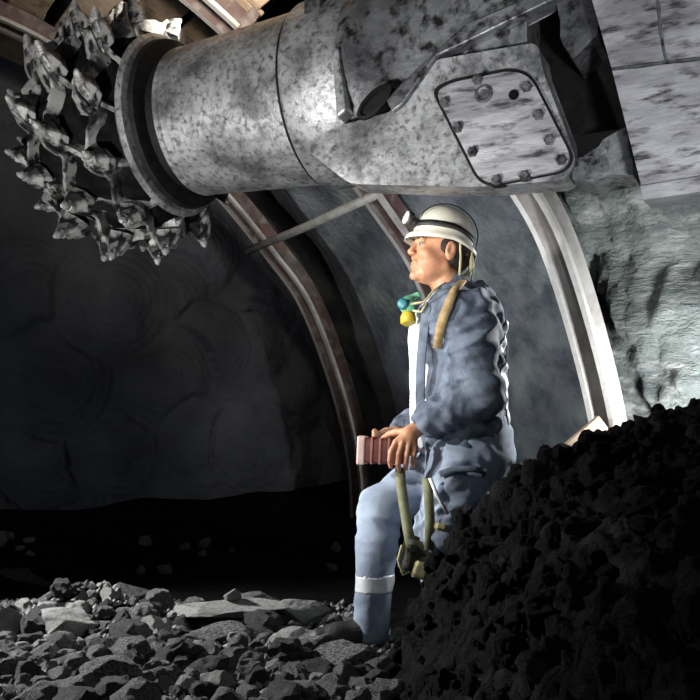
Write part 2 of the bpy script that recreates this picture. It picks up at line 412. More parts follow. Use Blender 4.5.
arch(0.0, 'rust-brown steel arch farthest away, curving up beside the dark coal face', M['arch_red'])
arch(1.27, 'dusty steel arch rising directly behind the miner\'s helmet', M['arch_red'])
arch(2.21, 'pale grey steel arch to the right of the miner, its foot behind the coal heap', M['arch_grey'])

def tube_obj(name, pts, r, m, parent=None, seg=10):
    bm = bmesh.new(); add_tube(bm, pts, r, seg); return link(name, bm_mesh(name, bm), m, parent)
# struts between arches
st = tube_obj('strut', [T(.82, -0.16, 1.835), T(.80, 0.6, 1.85), T(.80, 1.33, 1.87)], 0.024, M['wire'])
tag(st, 'thin grey horizontal strut bar joining the two farthest arches under the boom', 'strut')

# lagging sheets
def sheet(name, t0, t1, smax, label, m, off=0.03, slant=0.0, zmin=-0.05):
    fr = [(p, n) for p, n in prof_frames(smax=smax) if p.y >= zmin and p.x < 3]; V = []; Fc = []; nt = 40
    for side in (0, 1):
        for p, n in fr:
            for j in range(nt+1):
                a = t0+(t1-t0)*j/nt + slant*(p.y-1.2)*(1-j/nt)
                w = T(p.x, a, p.y); q = p+n*(off+0.012*side+0.012*noise.fractal(w*3, 1, 2, 3))
                V.append(T(q.x, a, q.y))
    W = nt+1; n1 = len(fr)*W
    for i in range(len(fr)-1):
        for j in range(nt):
            a = i*W+j; Fc.append((a, a+1, a+W+1, a+W)); Fc.append((a+n1, a+W+n1, a+W+1+n1, a+1+n1))
    for i in range(len(fr)-1):
        a = i*W; Fc.append((a, a+W, a+W+n1, a+n1)); b = a+nt; Fc.append((b, b+n1, b+W+n1, b+W))
    for j in range(nt):
        Fc.append((j, j+n1, j+1+n1, j+1)); a = (len(fr)-1)*W+j; Fc.append((a, a+1, a+1+n1, a+n1))
    V, c = centred(V)
    o = link(name, mesh_from(name, V, Fc), m, None, True, Matrix.Translation(c))
    return tag(o, label, 'lagging sheet')
sheet('lagging_sheet', 0.40, 1.27, 1.34, 'grey-green lagging sheet behind the miner\'s face and the strut, dark gap on its left', M['sheet'])  # sheet starts short; the gap is shaped as the arch's shadow band
sheet('lagging_sheet', 1.27, 2.21, 1.34, 'blue-grey lagging sheet behind the miner\'s back, between two arches', M['sheet'])

# roof planks
k = 0
for (t0, t1, bay) in ((-0.62, 0.0, 'next to the coal face'), (0.0, 1.27, 'between the two farthest arches'), (1.27, 2.21, 'next to the pale arch')):
    fr = [(p, n) for p, n in prof_frames() if 1.36 <= p.x <= 3.4]
    acc = 0; last = None; stations = []
    for (p, n), (q, l) in zip(fr, fr[1:]):
        acc += (q-p).length
        if acc > 0.215: stations.append((q, l)); acc = 0
    for (p, n) in stations:
        d = Vector((n.y, -n.x, 0)); hw = random.uniform(.085, .102); bm = bmesh.new()
        c = p+n*random.uniform(.022, .04); e = random.uniform(-.06, .06); e2 = random.uniform(-.05, .05); skew = random.uniform(-.02, .02)
        cc = T(c.x, (t0+t1)/2, c.y)
        for tt, ss in ((t0-.06+e, -skew), (t1+.06+e2, skew)):
            for a in (-hw, hw):
                for b in (0, .028):
                    q = c+d*(a+ss)+n*b; bm.verts.new(T(q.x, tt, q.y)-cc)
        bm.verts.ensure_lookup_table(); vs = bm.verts
        for f in ((0, 1, 3, 2), (4, 6, 7, 5), (0, 4, 5, 1), (2, 3, 7, 6), (0, 2, 6, 4), (1, 5, 7, 3)): bm.faces.new([vs[i] for i in f])
        o = link('wooden_plank', bm_mesh('wooden_plank', bm), M['plank'], None, False, Matrix.Translation(cc)); bevel_obj(o, .004, 1)
        tag(o, 'tan wooden roof plank on the steel arches '+bay, 'plank', 'roof planks '+bay); k += 1
# plank leaning at foot of pale arch
bm = bmesh.new(); a = J(560, 462, 3.85); b = J(604, 424, 3.95); d = (b-a).normalized()
add_hull_box(bm, (a+b)/2, d, Vector((0, 1, 0)), d.cross(Vector((0, 1, 0))), (b-a).length/2, .02, .05)
V0 = (a+b)/2
for v in bm.verts: v.co -= V0
tag(bevel_obj(link('plank', bm_mesh('plank', bm), M['plank'], None, False, Matrix.Translation(V0)), .004, 1), 'tan board end leaning at the foot of the pale arch, just above the coal heap', 'plank')

# ------------------------------------------------------------------ roadheader
B0 = Vector((-.089, 3.2, 1.88)); U = Vector((-.9, .435, -.01)).normalized(); Hn = -(U.cross(Vector((0, 0, 1)))).normalized(); Vv = U.cross(Hn)
if Vv.z < 0: Vv = -Vv
def L3(a, b, c): return B0+U*a+Hn*b+Vv*c
def pl(px, py, off):
    d = Vector(((px-350)/F, 1, (HY-py)/F)); o = Vector((0, 0, CZ))
    t = ((B0-o).dot(Hn)+off)/d.dot(Hn); P = o+d*t-B0; return (P.dot(U), P.dot(Vv))
rh = empty('roadheader', (B0.x+1.0, B0.y-0.45, 0.0), 'heavy grey roadheader boom with a toothed cutting head, spanning the top of the picture', 'mining machine')
def lathe(name, prof, m, parent, seg=72, smooth=True, squash=None):
    bm = bmesh.new(); rings = []
    for a, r in prof:
        rings.append([bm.verts.new(L3(a, r*math.cos(q), r*math.sin(q))) for q in [2*math.pi*k/seg for k in range(seg)]])
    for x, y in zip(rings, rings[1:]):
        for k in range(seg): bm.faces.new((x[k], x[(k+1) % seg], y[(k+1) % seg], y[k]))
    bm.faces.new(rings[0]); bm.faces.new(rings[-1][::-1])
    o = link(name, bm_mesh(name, bm), m, parent, smooth)
    e = o.modifiers.new('es', 'EDGE_SPLIT'); e.split_angle = 0.6; return o
lathe('boom_tube', [(0.0, .296), (.0, .298), (.50, .272), (.505, .266), (.53, .265), (.535, .272), (.553, .271), (.560, .262), (.56, .1)], M['steel_worn'], rh)
lathe('boom_collar', [(-.20, .2), (-.20, .314), (-.19, .318), (0.0, .318), (.012, .312), (.012, .29)], M['steel_worn'], rh)
lathe('collar_gap', [(.012, .303), (.026, .303)], M['black'], rh)  # black ring paints the dark gap beside the collar
lathe('neck', [(.55, .24), (.60, .25), (.605, .31), (.625, .315), (.635, .26), (.66, .26)], M['black'], rh)  # shade of the neck recess put into its black colour
# bulging guard below neck
lathe('dust_shield', [(.64, .26), (.645, .325), (.66, .34), (.70, .30), (.76, .25)], M['steel_worn'], rh)

# rib lug on collar (small block) and seam bolt
bm = bmesh.new(); add_hull_box(bm, L3(-.09, .235, .2), U, Vector(Hn), Vv, .03, .03, .05)
bevel_obj(link('lifting_lug', bm_mesh('lifting_lug', bm), M['steel_body'], rh, False), .008)

# housing loft
secC = lambda r, n=40: [(r*math.cos(q), r*math.sin(q)) for q in [2*math.pi*k/n for k in range(n)]]
def sup(bn, bf, vt, vb, n=40, e=3.0):
    out = []
    for k in range(n):
        q = 2*math.pi*k/n; c, s = math.cos(q), math.sin(q)
        x = math.copysign(abs(c)**(2/e), c); y = math.copysign(abs(s)**(2/e), s)
        b = x*(bn if x > 0 else bf); v = y*(vt if y > 0 else vb)
        if b < 0 and v < 0: v *= (1-0.35*abs(b)/bf)
        out.append((b, v))
    return out
stn = [(-.18, sup(.31, .31, .31, .31, e=2)), (-.24, sup(.32, .31, .32, .33, e=2.2)), (-.34, sup(.315, .32, .36, .385, e=2.7)), (-.5, sup(.315, .33, .37, .40, e=3.2)),
       (-.7, sup(.315, .34, .39, .415, e=3.4)), (-.81, sup(.315, .35, .42, .435, e=3.6))]
bm = bmesh.new(); rings = [[bm.verts.new(L3(a, b, v)) for b, v in s] for a, s in stn]
for x, y in zip(rings, rings[1:]):
    for k in range(40): bm.faces.new((x[k], x[(k+1) % 40], y[(k+1) % 40], y[k]))
bm.faces.new(rings[0]); bm.faces.new(rings[-1][::-1])
o = link('gear_housing', bm_mesh('gear_housing', bm), M['steel_body'], rh); e = o.modifiers.new('es', 'EDGE_SPLIT'); e.split_angle = 0.8

def plate(name, pix, off, th, m, parent, bev=.006, rnd=0, back=None, rough=0):
    pts = [pl(x, y, off) for x, y in pix]
    if rnd:
        q = []
        n = len(pts)
        for i in range(n):
            p = Vector((*pts[i], 0)); a = Vector((*pts[i-1], 0)); b = Vector((*pts[(i+1) % n], 0))
            ra = min(rnd, (a-p).length*.45); rb = min(rnd, (b-p).length*.45)
            s = p+(a-p).normalized()*ra; e = p+(b-p).normalized()*rb
            for j in range(7):
                t = j/6; w = s*(1-t)**2+p*2*t*(1-t)+e*t*t; q.append((w.x, w.y))
        pts = q
    if rough:
        q = []
        n = len(pts)
        for i in range(n):
            a = pts[i]; b = pts[(i+1) % n]; k = max(1, int(math.hypot(a[0]-b[0], a[1]-b[1])/.02))
            for j in range(k):
                t = j/k; x = a[0]+(b[0]-a[0])*t; y = a[1]+(b[1]-a[1])*t
                nn = noise.noise_vector(Vector((x*23, y*23, off)))*rough; q.append((x+nn.x, y+nn.y))
        pts = q
    bm = bmesh.new()
    f = [bm.verts.new(L3(a, off, v)) for a, v in pts]; g = [bm.verts.new(L3(a, off-th, v)) for a, v in pts]
    bm.faces.new(f); bm.faces.new(g[::-1])
    for i in range(len(pts)): bm.faces.new((f[i], g[i], g[(i+1) % len(pts)], f[(i+1) % len(pts)]))
    bmesh.ops.triangulate(bm, faces=[x for x in bm.faces if len(x.verts) > 4])
    o = link(name, bm_mesh(name, bm), m, parent, False)
    if bev: bevel_obj(o, bev)
    return o
# lower side casting with a swept top edge
plate('side_casting', [(306, 150), (330, 128), (392, 112), (434, 60), (538, 42), (543, 72), (577, 160), (566, 180), (478, 187), (350, 184)], .345, .12, M['steel_worn'], rh, .014, rnd=.03)
# diagonal gusset rib on top of the casting
plate('gusset_rib', [(386, 100), (400, 84), (462, 26), (560, -16), (560, -4), (470, 40), (436, 56), (402, 104), (392, 112)], .365, .07, M['steel_body'], rh, .01)
plate('gusset_rib', [(331, 50), (338, 46), (346, 110), (336, 118)], .332, .06, M['steel_worn'], rh, .008)
# oval slot, its recess shade put into the black colour
pp = pl(377, 104, .335); bm = bmesh.new()
import_m = []
dirv = (U*-.80+Vv*.6).normalized(); pv = Hn.cross(dirv)
rings = []
cp = L3(pp[0], .352, pp[1])
for (r1, r2, o_) in ((.068, .032, -.05), (.068, .032, .006), (.056, .023, .008), (.05, .018, -.004)):
    rings.append([bm.verts.new(cp+dirv*r1*math.cos(q)+pv*r2*math.sin(q)+Hn*o_) for q in [2*math.pi*k/24 for k in range(24)]])
for x, y in zip(rings, rings[1:]):
    for k in range(24): bm.faces.new((x[k], x[(k+1) % 24], y[(k+1) % 24], y[k]))
bm.faces.new(rings[0]); bm.faces.new(rings[-1])
link('dark_slot', bm_mesh('dark_slot', bm), M['black'], rh, False)
# cover with bolts; black plate beneath paints the shaded edge gap
cov = [(431, 90), (448, 80), (512, 67), (532, 74), (575, 158), (566, 172), (492, 187), (477, 181)]
g = plate('cover_gap', cov, .350, .03, M['black'], rh, 0, rnd=.035)
cx = sum(p[0] for p in cov)/8; cy = sum(p[1] for p in cov)/8
cov2 = [(x+(cx-x)*.055, y+(cy-y)*.055) for x, y in cov]
cp_ = plate('cover_plate', cov2, .364, .03, M['steel_plate'], rh, .005, rnd=.035)
def bolt(px, py, off, r, m, parent, hole=False, name='bolt'):
    a, v = pl(px, py, off); bm = bmesh.new(); n = 6 if not hole else 20
    if hole:
        prof = [(r*.2, .0), (r*1.1, 0), (r*1.1, .004), (r*.8, .0045), (r*.6, .001)]
    else:
        prof = [(r*1.3, -.01), (r*1.3, .004), (r, .004), (r, .016), (r*.8, .019)]
    rg = [[bm.verts.new(L3(a, off, v)+(U*math.cos(q)+Vv*math.sin(q))*rr+Hn*d) for q in [2*math.pi*k/n for k in range(n)]] for rr, d in prof]
    for x, y in zip(rg, rg[1:]):
        for k in range(n): bm.faces.new((x[k], x[(k+1) % n], y[(k+1) % n], y[k]))
    bm.faces.new(rg[-1]); bm.faces.new(rg[0][::-1])
    return link(name, bm_mesh(name, bm), m, parent, False)
for (x, y) in [(445, 103), (458, 128), (473, 152), (478, 80), (527, 87), (539, 115), (550, 140), (562, 160), (525, 176), (497, 180)]:
    bolt(x, y, .364, .0125, M['steel_body'], cp_)
bolt(484, 94, .364, .024, M['steel_body'], cp_, True, 'inspection_plug')
bolt(514, 95, .364, .013, M['coal_caked'], cp_, True, 'plug_hole')
# black block painting the hinge cavity's shade, lugs behind, turret plate
bm = bmesh.new(); add_hull_box(bm, L3(-1.10, .02, -.07), U, Hn, Vv, .30, .14, .25)
link('hinge_cavity_shade', bm_mesh('hinge_cavity_shade', bm), M['black'], rh, False)
plate('hinge_lug', [(552, -60), (600, -60), (598, 0), (597, 36), (584, 46), (572, 60), (560, 36)], .33, .35, M['steel_body'], rh, .01, rough=.012)
plate('hinge_lug', [(573, 158), (594, 156), (602, 140), (622, 128), (634, 160), (634, 172), (590, 180), (572, 180)], .33, .14, M['steel_body'], rh, .01, rough=.012)
tp = plate('turret_plate', [(560, -110), (592, 0), (612, 70), (644, 197), (705, 187), (900, 160), (900, -160), (560, -160)], .42, .14, M['steel_plate'], rh, .01)
plate('weld_seam', [(611, 68), (700, 57), (760, 50), (760, 53), (700, 60), (612, 71)], .424, .01, M['steel_body'], tp, 0, rough=.004)
plate('weld_seam', [(655, -5), (658, -5), (667, 60), (664, 60)], .424, .01, M['steel_body'], tp, 0, rough=.003)
plate('edge_flange', [(640, 186), (700, 176), (850, 152), (850, 166), (705, 191), (643, 200)], .436, .05, M['steel_plate'], tp, .004)

# cutting head
hd_prof = [(.66, .20), (.68, .33), (.74, .37), (.85, .385), (.98, .37), (1.09, .32), (1.18, .22), (1.22, .10)]
bm = bmesh.new(); rings = []; seg = 96
for a, r in [(.66+(1.22-.66)*i/26, None) for i in range(27)]:
    for (a0, r0), (a1, r1) in zip(hd_prof, hd_prof[1:]):
        if a0 <= a <= a1+1e-6: r = r0+(r1-r0)*(a-a0)/(a1-a0)
    rr = []
    for k in range(seg):
        q = 2*math.pi*k/seg; p = L3(a, r*math.cos(q), r*math.sin(q)); d = noise.fractal(p*9, 1, 2, 4)*.022
        rr.append(bm.verts.new(L3(a, (r+d)*math.cos(q), (r+d)*math.sin(q))))
    rings.append(rr)
for x, y in zip(rings, rings[1:]):
    for k in range(seg): bm.faces.new((x[k], x[(k+1) % seg], y[(k+1) % seg], y[k]))
bm.faces.new(rings[0]); bm.faces.new(rings[-1][::-1])
head = link('cutting_head', bm_mesh('cutting_head', bm), M['coal_caked'], rh)

def pick_mesh():
    """holder box with swept shoulders + conical bit; local: x axial, y tangential (cutting dir), z radial"""
    bm = bmesh.new(); rn = random.Random(3)
    secs = [(-.02, .066, .075), (.03, .060, .066), (.058, .046, .048), (.085, .034, .034)]
    rg = []
    for z, hx, hy in secs:
        sh = z*.55
        pts = [(-hx, -hy*.5), (-hx*.5, -hy), (hx*.5, -hy), (hx, -hy*.5), (hx, hy*.5), (hx*.5, hy), (-hx*.5, hy), (-hx, hy*.5)]
        rg.append([bm.verts.new((x+rn.uniform(-.006, .006), y+sh+rn.uniform(-.006, .006), z+rn.uniform(-.005, .005))) for x, y in pts])
    for a, b in zip(rg, rg[1:]):
        for k in range(8): bm.faces.new((a[k], a[(k+1) % 8], b[(k+1) % 8], b[k]))
    bm.faces.new(rg[0][::-1]); bm.faces.new(rg[-1])
    # bit: tapered, leaning forward
    d = Vector((0, .62, .78)); p = Vector((0, .045, .07))
    add_tube(bm, [p, p+d*.02, p+d*.022, p+d*.045, p+d*.065], [.030, .030, .024, .020, .009], 10)
    bmesh.ops.recalc_face_normals(bm, faces=bm.faces)
    me = bpy.data.meshes.new('pick'); bm.to_mesh(me); bm.free(); me.materials.append(M['pick_steel']); return me
def web_mesh(rg_a):
    return None
pk = pick_mesh()
def pick_at(a, q, r, sc, twist=0.0, tip=0.0):
    rad = (Hn*math.cos(q)+Vv*math.sin(q)); tan = (-Hn*math.sin(q)+Vv*math.cos(q))
    rad = (rad*math.cos(tip)+U*math.sin(tip)).normalized()
    ax = tan.cross(rad).normalized(); tan = rad.cross(ax)
    t2 = tan*math.cos(twist)+ax*math.sin(twist); ax2 = t2.cross(rad)
    m3 = Matrix((ax2, t2, rad)).transposed().to_4x4()
    o = bpy.data.objects.new('pick', pk); C.objects.link(o)
    o.parent = head
    mw = Matrix.Translation(L3(a, r*math.cos(q), r*math.sin(q))) @ m3 @ Matrix.Diagonal((sc*random.uniform(.9, 1.15), sc*random.uniform(.9, 1.1), sc*random.uniform(.9, 1.15), 1))
    o.matrix_local = Matrix.Translation(-root_loc(rh)-Vector((0, 0, 0))) @ mw if False else Matrix.Translation(-(root_loc(head))) @ mw
    return o
HS = 1.05
rows = [(.735, .375, 11, .72, 0.0), (.885, .395, 11, .76, .15), (1.03, .365, 11, .74, .4), (1.15, .27, 9, .7, .8), (1.22, .15, 5, .6, 1.2)]
for i, (a, r, n, sc, tip) in enumerate(rows):
    for k in range(n):
        q = 2*math.pi*(k+.45*i)/n
        pick_at(a, q, r+(.022 if i < 3 else 0), sc, .35, tip)
# worn vanes: a jagged ring under each row of picks and slanted ribs between the rows
def vane_strip(pts, w, h0, m_seed):
    """pts: (a, q, r) path; builds a raised jagged ridge"""
    bm = bmesh.new(); rg = []
    for k, (a, q, r, hh, da, dq) in enumerate(pts):
        nn = noise.noise(Vector((k*.41, m_seed, 0))); hh = hh*(1+.35*noise.noise(Vector((k*.6, m_seed, 5))))
        ww = w*(1+.4*nn); L = math.hypot(da, dq*r) or 1; pa = -dq*r/L; pq = da/L/r
        rg.append([bm.verts.new(L3(a+x*pa, (r+z)*math.cos(q+x*pq), (r+z)*math.sin(q+x*pq))) for x, z in ((-ww*1.3, -.04), (-ww*.55, hh), (ww*.55, hh*1.05), (ww*1.3, -.04))])
    for x, y in zip(rg, rg[1:]):
        for k in range(4): bm.faces.new((x[k], x[(k+1) % 4], y[(k+1) % 4], y[k]))
    bm.faces.new(rg[0]); bm.faces.new(rg[-1])
    return link('vane', bm_mesh('vane', bm), M['pick_steel'], head, False)
for i, (a, r, n, sc, tip) in enumerate(rows[:3]):
    P = []
    for k in range(133):
        q = 2*math.pi*k/132; ph = (q*n/(2*math.pi)-.45*i) % 1.0
        tooth = .035+.05*math.exp(-((min(ph, 1-ph))/.16)**2)
        P.append((a+.022*math.sin(q*n-2*math.pi*.45*i), q, r, tooth, 0.0, 1.0))
    vane_strip(P, .013, .04, i*7.7)
for i in range(3):
    a0, r0, n0, *_ = rows[i]; a1, r1, n1, *_ = rows[i+1]
    for k in range(n0):
        q0 = 2*math.pi*(k+.45*i)/n0; q1 = q0+2*math.pi*.45/n0
        P = []
        for j in range(9):
            t = j/8; P.append((a0+(a1-a0)*t, q0+(q1-q0)*t, r0+(r1-r0)*t, .05-.015*math.sin(math.pi*t), a1-a0, q1-q0))
        vane_strip(P, .014, .04, i*50+k*3.1)
# rear ribs running from the first ring back to the dust shield
for k in range(11):
    q0 = 2*math.pi*k/11
    vane_strip([(.735-.07*j/5, q0-.12*j/5, .365-.05*j/5, .05-.03*j/5, -.07, -.12) for j in range(6)], .014, .04, 300+k*3)

# ------------------------------------------------------------------ coal heap on the right
RP = [(-.4, -.35), (.02, -.2), (.06, -.06), (.09, .07), (.144, .21), (.20, .33), (.26, .44), (.34, .52), (.433, .60), (.60, .665), (.78, .714), (1.01, .77), (1.5, .85), (2.2, .95), (3.2, 1.0)]
def ridge(X):
    for (a, za), (b, zb) in zip(RP, RP[1:]):
        if X <= b: return za+(zb-za)*max(0, (X-a))/(b-a)
    return RP[-1][1]
def heap(X, Y):
    k = 0.10*(2.6-Y)
    z = ridge(X-.03+k*.3-(0.12*(Y-2.6) if Y > 2.6 else 0))-.045*max(0, min(1, (.62-X)/.2))+.01
    z -= (0.42*(Y-2.6)+0.5*max(0, Y-3.0) if Y > 2.6 else .18*(2.6-Y))
    w = Vector((X, Y, 0))
    z += 0.045*noise.fractal(w*6, .7, 2, 6)
    dd, _ = noise.voronoi(w*11); z += 0.030*(0.5-dd[0])
    dd, _ = noise.voronoi(w*26); z += 0.012*(0.5-dd[0])
    return z
nx, ny = 380, 270; V = []; Fc = []; x0, x1, y0, y1 = -.15, 2.7, .7, 3.9
for j in range(ny+1):
    for i in range(nx+1):
        X = x0+(x1-x0)*(i/nx)**1.7; Y = y0+(y1-y0)*j/ny; V.append((X, Y, max(heap(X, Y), -.2)))
Va = np.array(V).reshape(ny+1, nx+1, 3)
gu = np.gradient(Va, axis=1); gv = np.gradient(Va, axis=0); Nh = np.cross(gu, gv); Nh /= np.linalg.norm(Nh, axis=2)[..., None]
for j in range(ny+1):
    for i in range(nx+1):
        p = Vector(Va[j, i]); dd, _ = noise.voronoi(p*13+Vector((3, 1, 4))); d2, _ = noise.voronoi(p*31)
        Va[j, i] += Nh[j, i]*(.05*(.45-dd[0])+.018*(.4-d2[0])+.02*noise.fractal(p*14, .7, 2, 4))
V = Va.reshape(-1, 3).tolist()
for j in range(ny):
    for i in range(nx):
        a = j*(nx+1)+i
        if max(V[a][2], V[a+nx+2][2]) > -.19: Fc.append((a, a+1, a+nx+2, a+nx+1))
hp = link('coal_heap', mesh_from('coal_heap', V, Fc), M['coal'])
tag(hp, 'large black heap of broken coal filling the lower right corner in front of the miner', 'coal heap', kind='stuff')

# ------------------------------------------------------------------ rocks
def rock_mesh(seed, flat=1.0, sub=3, cuts=9, m='stone', amp=.2):
    rn = random.Random(seed); bm = bmesh.new(); bmesh.ops.create_icosphere(bm, subdivisions=sub, radius=1)
    pls = []
    for _ in range(cuts):
        n = Vector((rn.gauss(0, 1), rn.gauss(0, 1), rn.gauss(0, 1))).normalized(); pls.append((n, rn.uniform(.5, .85)))
    off = Vector((seed*7.3, 0, 0))
    for v in bm.verts:
        p = v.co.copy()
        for n, d in pls:
            e = p.dot(n)-d
            if e > 0: p -= n*e
        p *= 1+amp*noise.fractal(p*2.0+off, .8, 2, 5)
        p.z *= flat; v.co = p
    me = bpy.data.meshes.new('rock'); bm.to_mesh(me); bm.free(); me.materials.append(M[m]); return me
def place(name, me, loc, sc, rot, label, cat, group=None):
    o = bpy.data.objects.new(name, me); C.objects.link(o); o.location = loc; o.rotation_euler = rot; o.scale = sc
    return tag(o, label, cat, group)
# individually recognisable rocks : (px, py, Y, (sx, sy, sz), rot, mat, seed, name, label)
named = [
 (225, 614, 3.14, (.235, .12, .042), (0.0, .0, .05), 'stone_pale', 41, 'stone_slab', 'long flat pale stone slab with a small round stone resting on it'),
 (233, 599, 3.14, (.034, .03, .03), (.2, .1, .5), 'stone_pale', 42, 'stone', 'small rounded pale stone sitting on top of the long flat slab'),
 (66, 629, 3.0, (.125, .09, .060), (0, .1, .3), 'stone_pale', 43, 'stone', 'smooth pale domed stone in the left of the rubble, left of the dark mound'),
 (4, 628, 3.0, (.055, .06, .07), (.2, .1, .8), 'stone_pale', 44, 'stone', 'pale upright stone cut off by the left edge of the picture'),
 (302, 617, 3.2, (.115, .09, .06), (.1, .2, .2), 'stone_pale', 45, 'stone', 'light rough stone between the flat slab and the miner\'s boot'),
 (262, 604, 3.35, (.10, .08, .035), (.0, .1, .7), 'stone', 46, 'stone', 'grey flattish stone tucked behind the right end of the flat slab'),
 (290, 650, 2.92, (.10, .09, .05), (.1, -.25, .2), 'stone_pale', 47, 'stone', 'pale wedge-shaped stone leaning below and right of the flat slab'),
 (318, 646, 2.88, (.13, .09, .05), (.1, -.15, .4), 'stone', 48, 'stone', 'grey sloping stone just left of the miner\'s boot'),
 (352, 682, 2.62, (.17, .12, .12), (.1, .1, .3), 'stone', 49, 'boulder', 'big angular speckled boulder directly under the miner\'s boot'),
 (222, 640, 2.95, (.12, .08, .05), (.1, .1, .1), 'stone', 50, 'stone', 'grey broken stone lying right underneath the flat slab'),
 (168, 690, 2.45, (.085, .08, .07), (.1, .3, .1), 'stone', 51, 'stone', 'rounded grey stone at the bottom edge below the left end of the slab'),
 (112, 688, 2.42, (.12, .09, .07), (.1, .0, .5), 'stone', 52, 'stone', 'broad smooth grey stone at the bottom edge below the dark mound'),
 (148, 622, 3.12, (.075, .07, .055), (.3, .0, .5), 'stone', 53, 'stone', 'knobbly grey stone at the left end of the flat slab'),
 (120, 604, 3.36, (.14, .12, .075), (.1, .1, .5), 'stone_dark', 54, 'coal_block', 'dark coaly block crowning the low mound behind the pale domed stone'),
 (8, 588, 3.9, (.18, .12, .08), (.1, .1, .2), 'stone_dark', 55, 'coal_block', 'dark block lying farthest back at the left edge of the picture'),
]
for px, py, Y, sc, rot, m, seed, nm, lab in named:
    place(nm, rock_mesh(seed, 1, 4, 11, m, .09 if max(sc) > .1 else .14), J(px, py, Y)+Vector((0, 0, .012)), sc, rot, lab, 'stone' if 'stone' in nm or nm == 'boulder' else 'coal block')
occ = [(J(px, py, Y), max(sc[:2])*.8) for px, py, Y, sc, *_ in named]
bases = [rock_mesh(100+i, 1, 3, 9, 'stone') for i in range(9)]+[rock_mesh(200+i, 1, 3, 9, 'stone_dark') for i in range(6)]+[rock_mesh(300+i, 1, 3, 9, 'stone_pale') for i in range(2)]
cnt = 0; tries = 0
while cnt < 285 and tries < 12000:
    tries += 1
    Y = 3.34-1.2*random.random()**.9; px = random.uniform(-30, 385); X = (px-350)*Y/F
    r = random.choice((.022, .028, .032, .036, .042, .05, .062, .075))*(1 if Y < 3.15 else .75)
    if X > .12: continue
    if X > -.14 and 2.66 < Y < 3.2: continue
    if Y < 3.25 and r < .04 and random.random() < .4: continue
    if any((Vector((X, Y))-Vector((p.x, p.y))).length < r*.62+q*.62 for p, q in occ): continue
    z = bed(X, Y)+r*.30
    occ.append((Vector((X, Y, z)), r))
    me = random.choice(bases)
    dark = me.materials[0].name.startswith('coaly')
    pale = me.materials[0].name.startswith('pale')
    nm = 'coal_lump' if dark else 'rubble_stone'
    place(nm, me, (X, Y, z), (r*random.uniform(.9, 1.3), r*random.uniform(.8, 1.1), r*random.uniform(.6, .95)), (random.uniform(-.4, .4), random.uniform(-.4, .4), random.uniform(0, 6)),
          {True: 'dark coaly lump lying among the grey rubble on the floor', False: ('small very pale stone lying among the rubble on the floor' if pale else 'small broken grey stone lying among the rubble on the floor')}[dark],
          'coal lump' if dark else 'stone', 'dark lumps in the rubble' if dark else ('small pale stones in the rubble' if pale else 'small grey stones in the rubble'))
    cnt += 1
for i in range(16):  # stones added to stand in for sparkles on the dark floor
    px = random.choice((random.uniform(0, 50), random.uniform(90, 235), random.uniform(310, 345))); Y = random.uniform(4.3, 5.3); X = (px-350)*Y/F; r = random.uniform(.02, .045)
    place('rubble_stone', random.choice(bases[:9]), (X, Y, bed(X, Y)+r*.4), (r*1.3, r, r*.8), (random.random(), random.random(), random.random()*6),
          'small grey stone lying alone on the dark floor well behind the rubble', 'stone', 'scattered stones added as glints on the dark floor behind')
# gravel between them
bm = bmesh.new(); rn = random.Random(5)
for i in range(2600):
    Y = rn.uniform(2.1, 3.6); px = rn.uniform(-30, 390); X = (px-350)*Y/F; r = rn.uniform(.006, .02)
    if X > .14: continue
    c = Vector((X, Y, bed(X, Y)+r*.4))
    vs = [bm.verts.new(c+Vector(v)*r*rn.uniform(.7, 1.2)) for v in ((1, 0, 0), (0, 1, 0), (-1, 0, 0), (0, -1, 0), (.2, .1, .8), (0, 0, -1))]
    for f in ((0, 1, 4), (1, 2, 4), (2, 3, 4), (3, 0, 4), (1, 0, 5), (2, 1, 5), (3, 2, 5), (0, 3, 5)): bm.faces.new([vs[k] for k in f])
tag(link('gravel', bm_mesh('gravel', bm), M['stone'], None, False), 'fine grey gravel filling the gaps between the rubble stones', 'gravel', kind='stuff')
# lumps on the heap
lb = [rock_mesh(400+i, 1, 3, 10, 'coal') for i in range(8)]; n = 0; occ = []
while n < 220:
    Y = random.uniform(1.7, 2.72); px = random.uniform(385, 700); X = (px-350)*Y/F
    z = heap(X, Y); r = random.choice((.010, .013, .016, .020, .026, .032))
    if z < .0 or abs(Y-2.6) > .04 and False: continue
    n += 1
    place('coal_chunk', random.choice(lb), (X, Y, z+r*.05), (r*random.uniform(.9, 1.4), r, r*random.uniform(.7, 1)), (random.random(), random.random(), random.random()*6),
          'black coal chunk lying on the surface of the large heap', 'coal chunk', 'coal chunks on the large heap')

# ------------------------------------------------------------------ the miner
man = empty('person', J(455, 470, 3.0), 'miner in blue-grey workwear and cream helmet, sitting against the coal heap and looking left', 'person')
def js(px, py, Y): return tuple(J(px, py, Y))
yaw = math.radians(16); pit = math.radians(12)
fw = Vector((-math.cos(yaw)*math.cos(pit), -math.sin(yaw)*math.cos(pit), math.sin(pit))); lf = Vector((math.sin(yaw), -math.cos(yaw), 0)).normalized()
upv = fw.cross(lf).normalized()
if upv.z < 0: upv = -upv
HC = J(440, 254, 3.0); HR = np.array(Matrix((fw, lf, upv)).transposed())
def hl(x, y, z): return tuple(HC+fw*x+lf*y+upv*z)

sh_n = js(468, 316, 2.83); el_n = js(480, 394, 2.79); wr_n = js(424, 424, 2.83)
sh_f = js(452, 314, 3.17); el_f = js(452, 400, 3.22); wr_f = js(404, 434, 3.03)
b = SDF((-.02, 2.68, -.02), (.66, 3.36, 1.46), .0042)
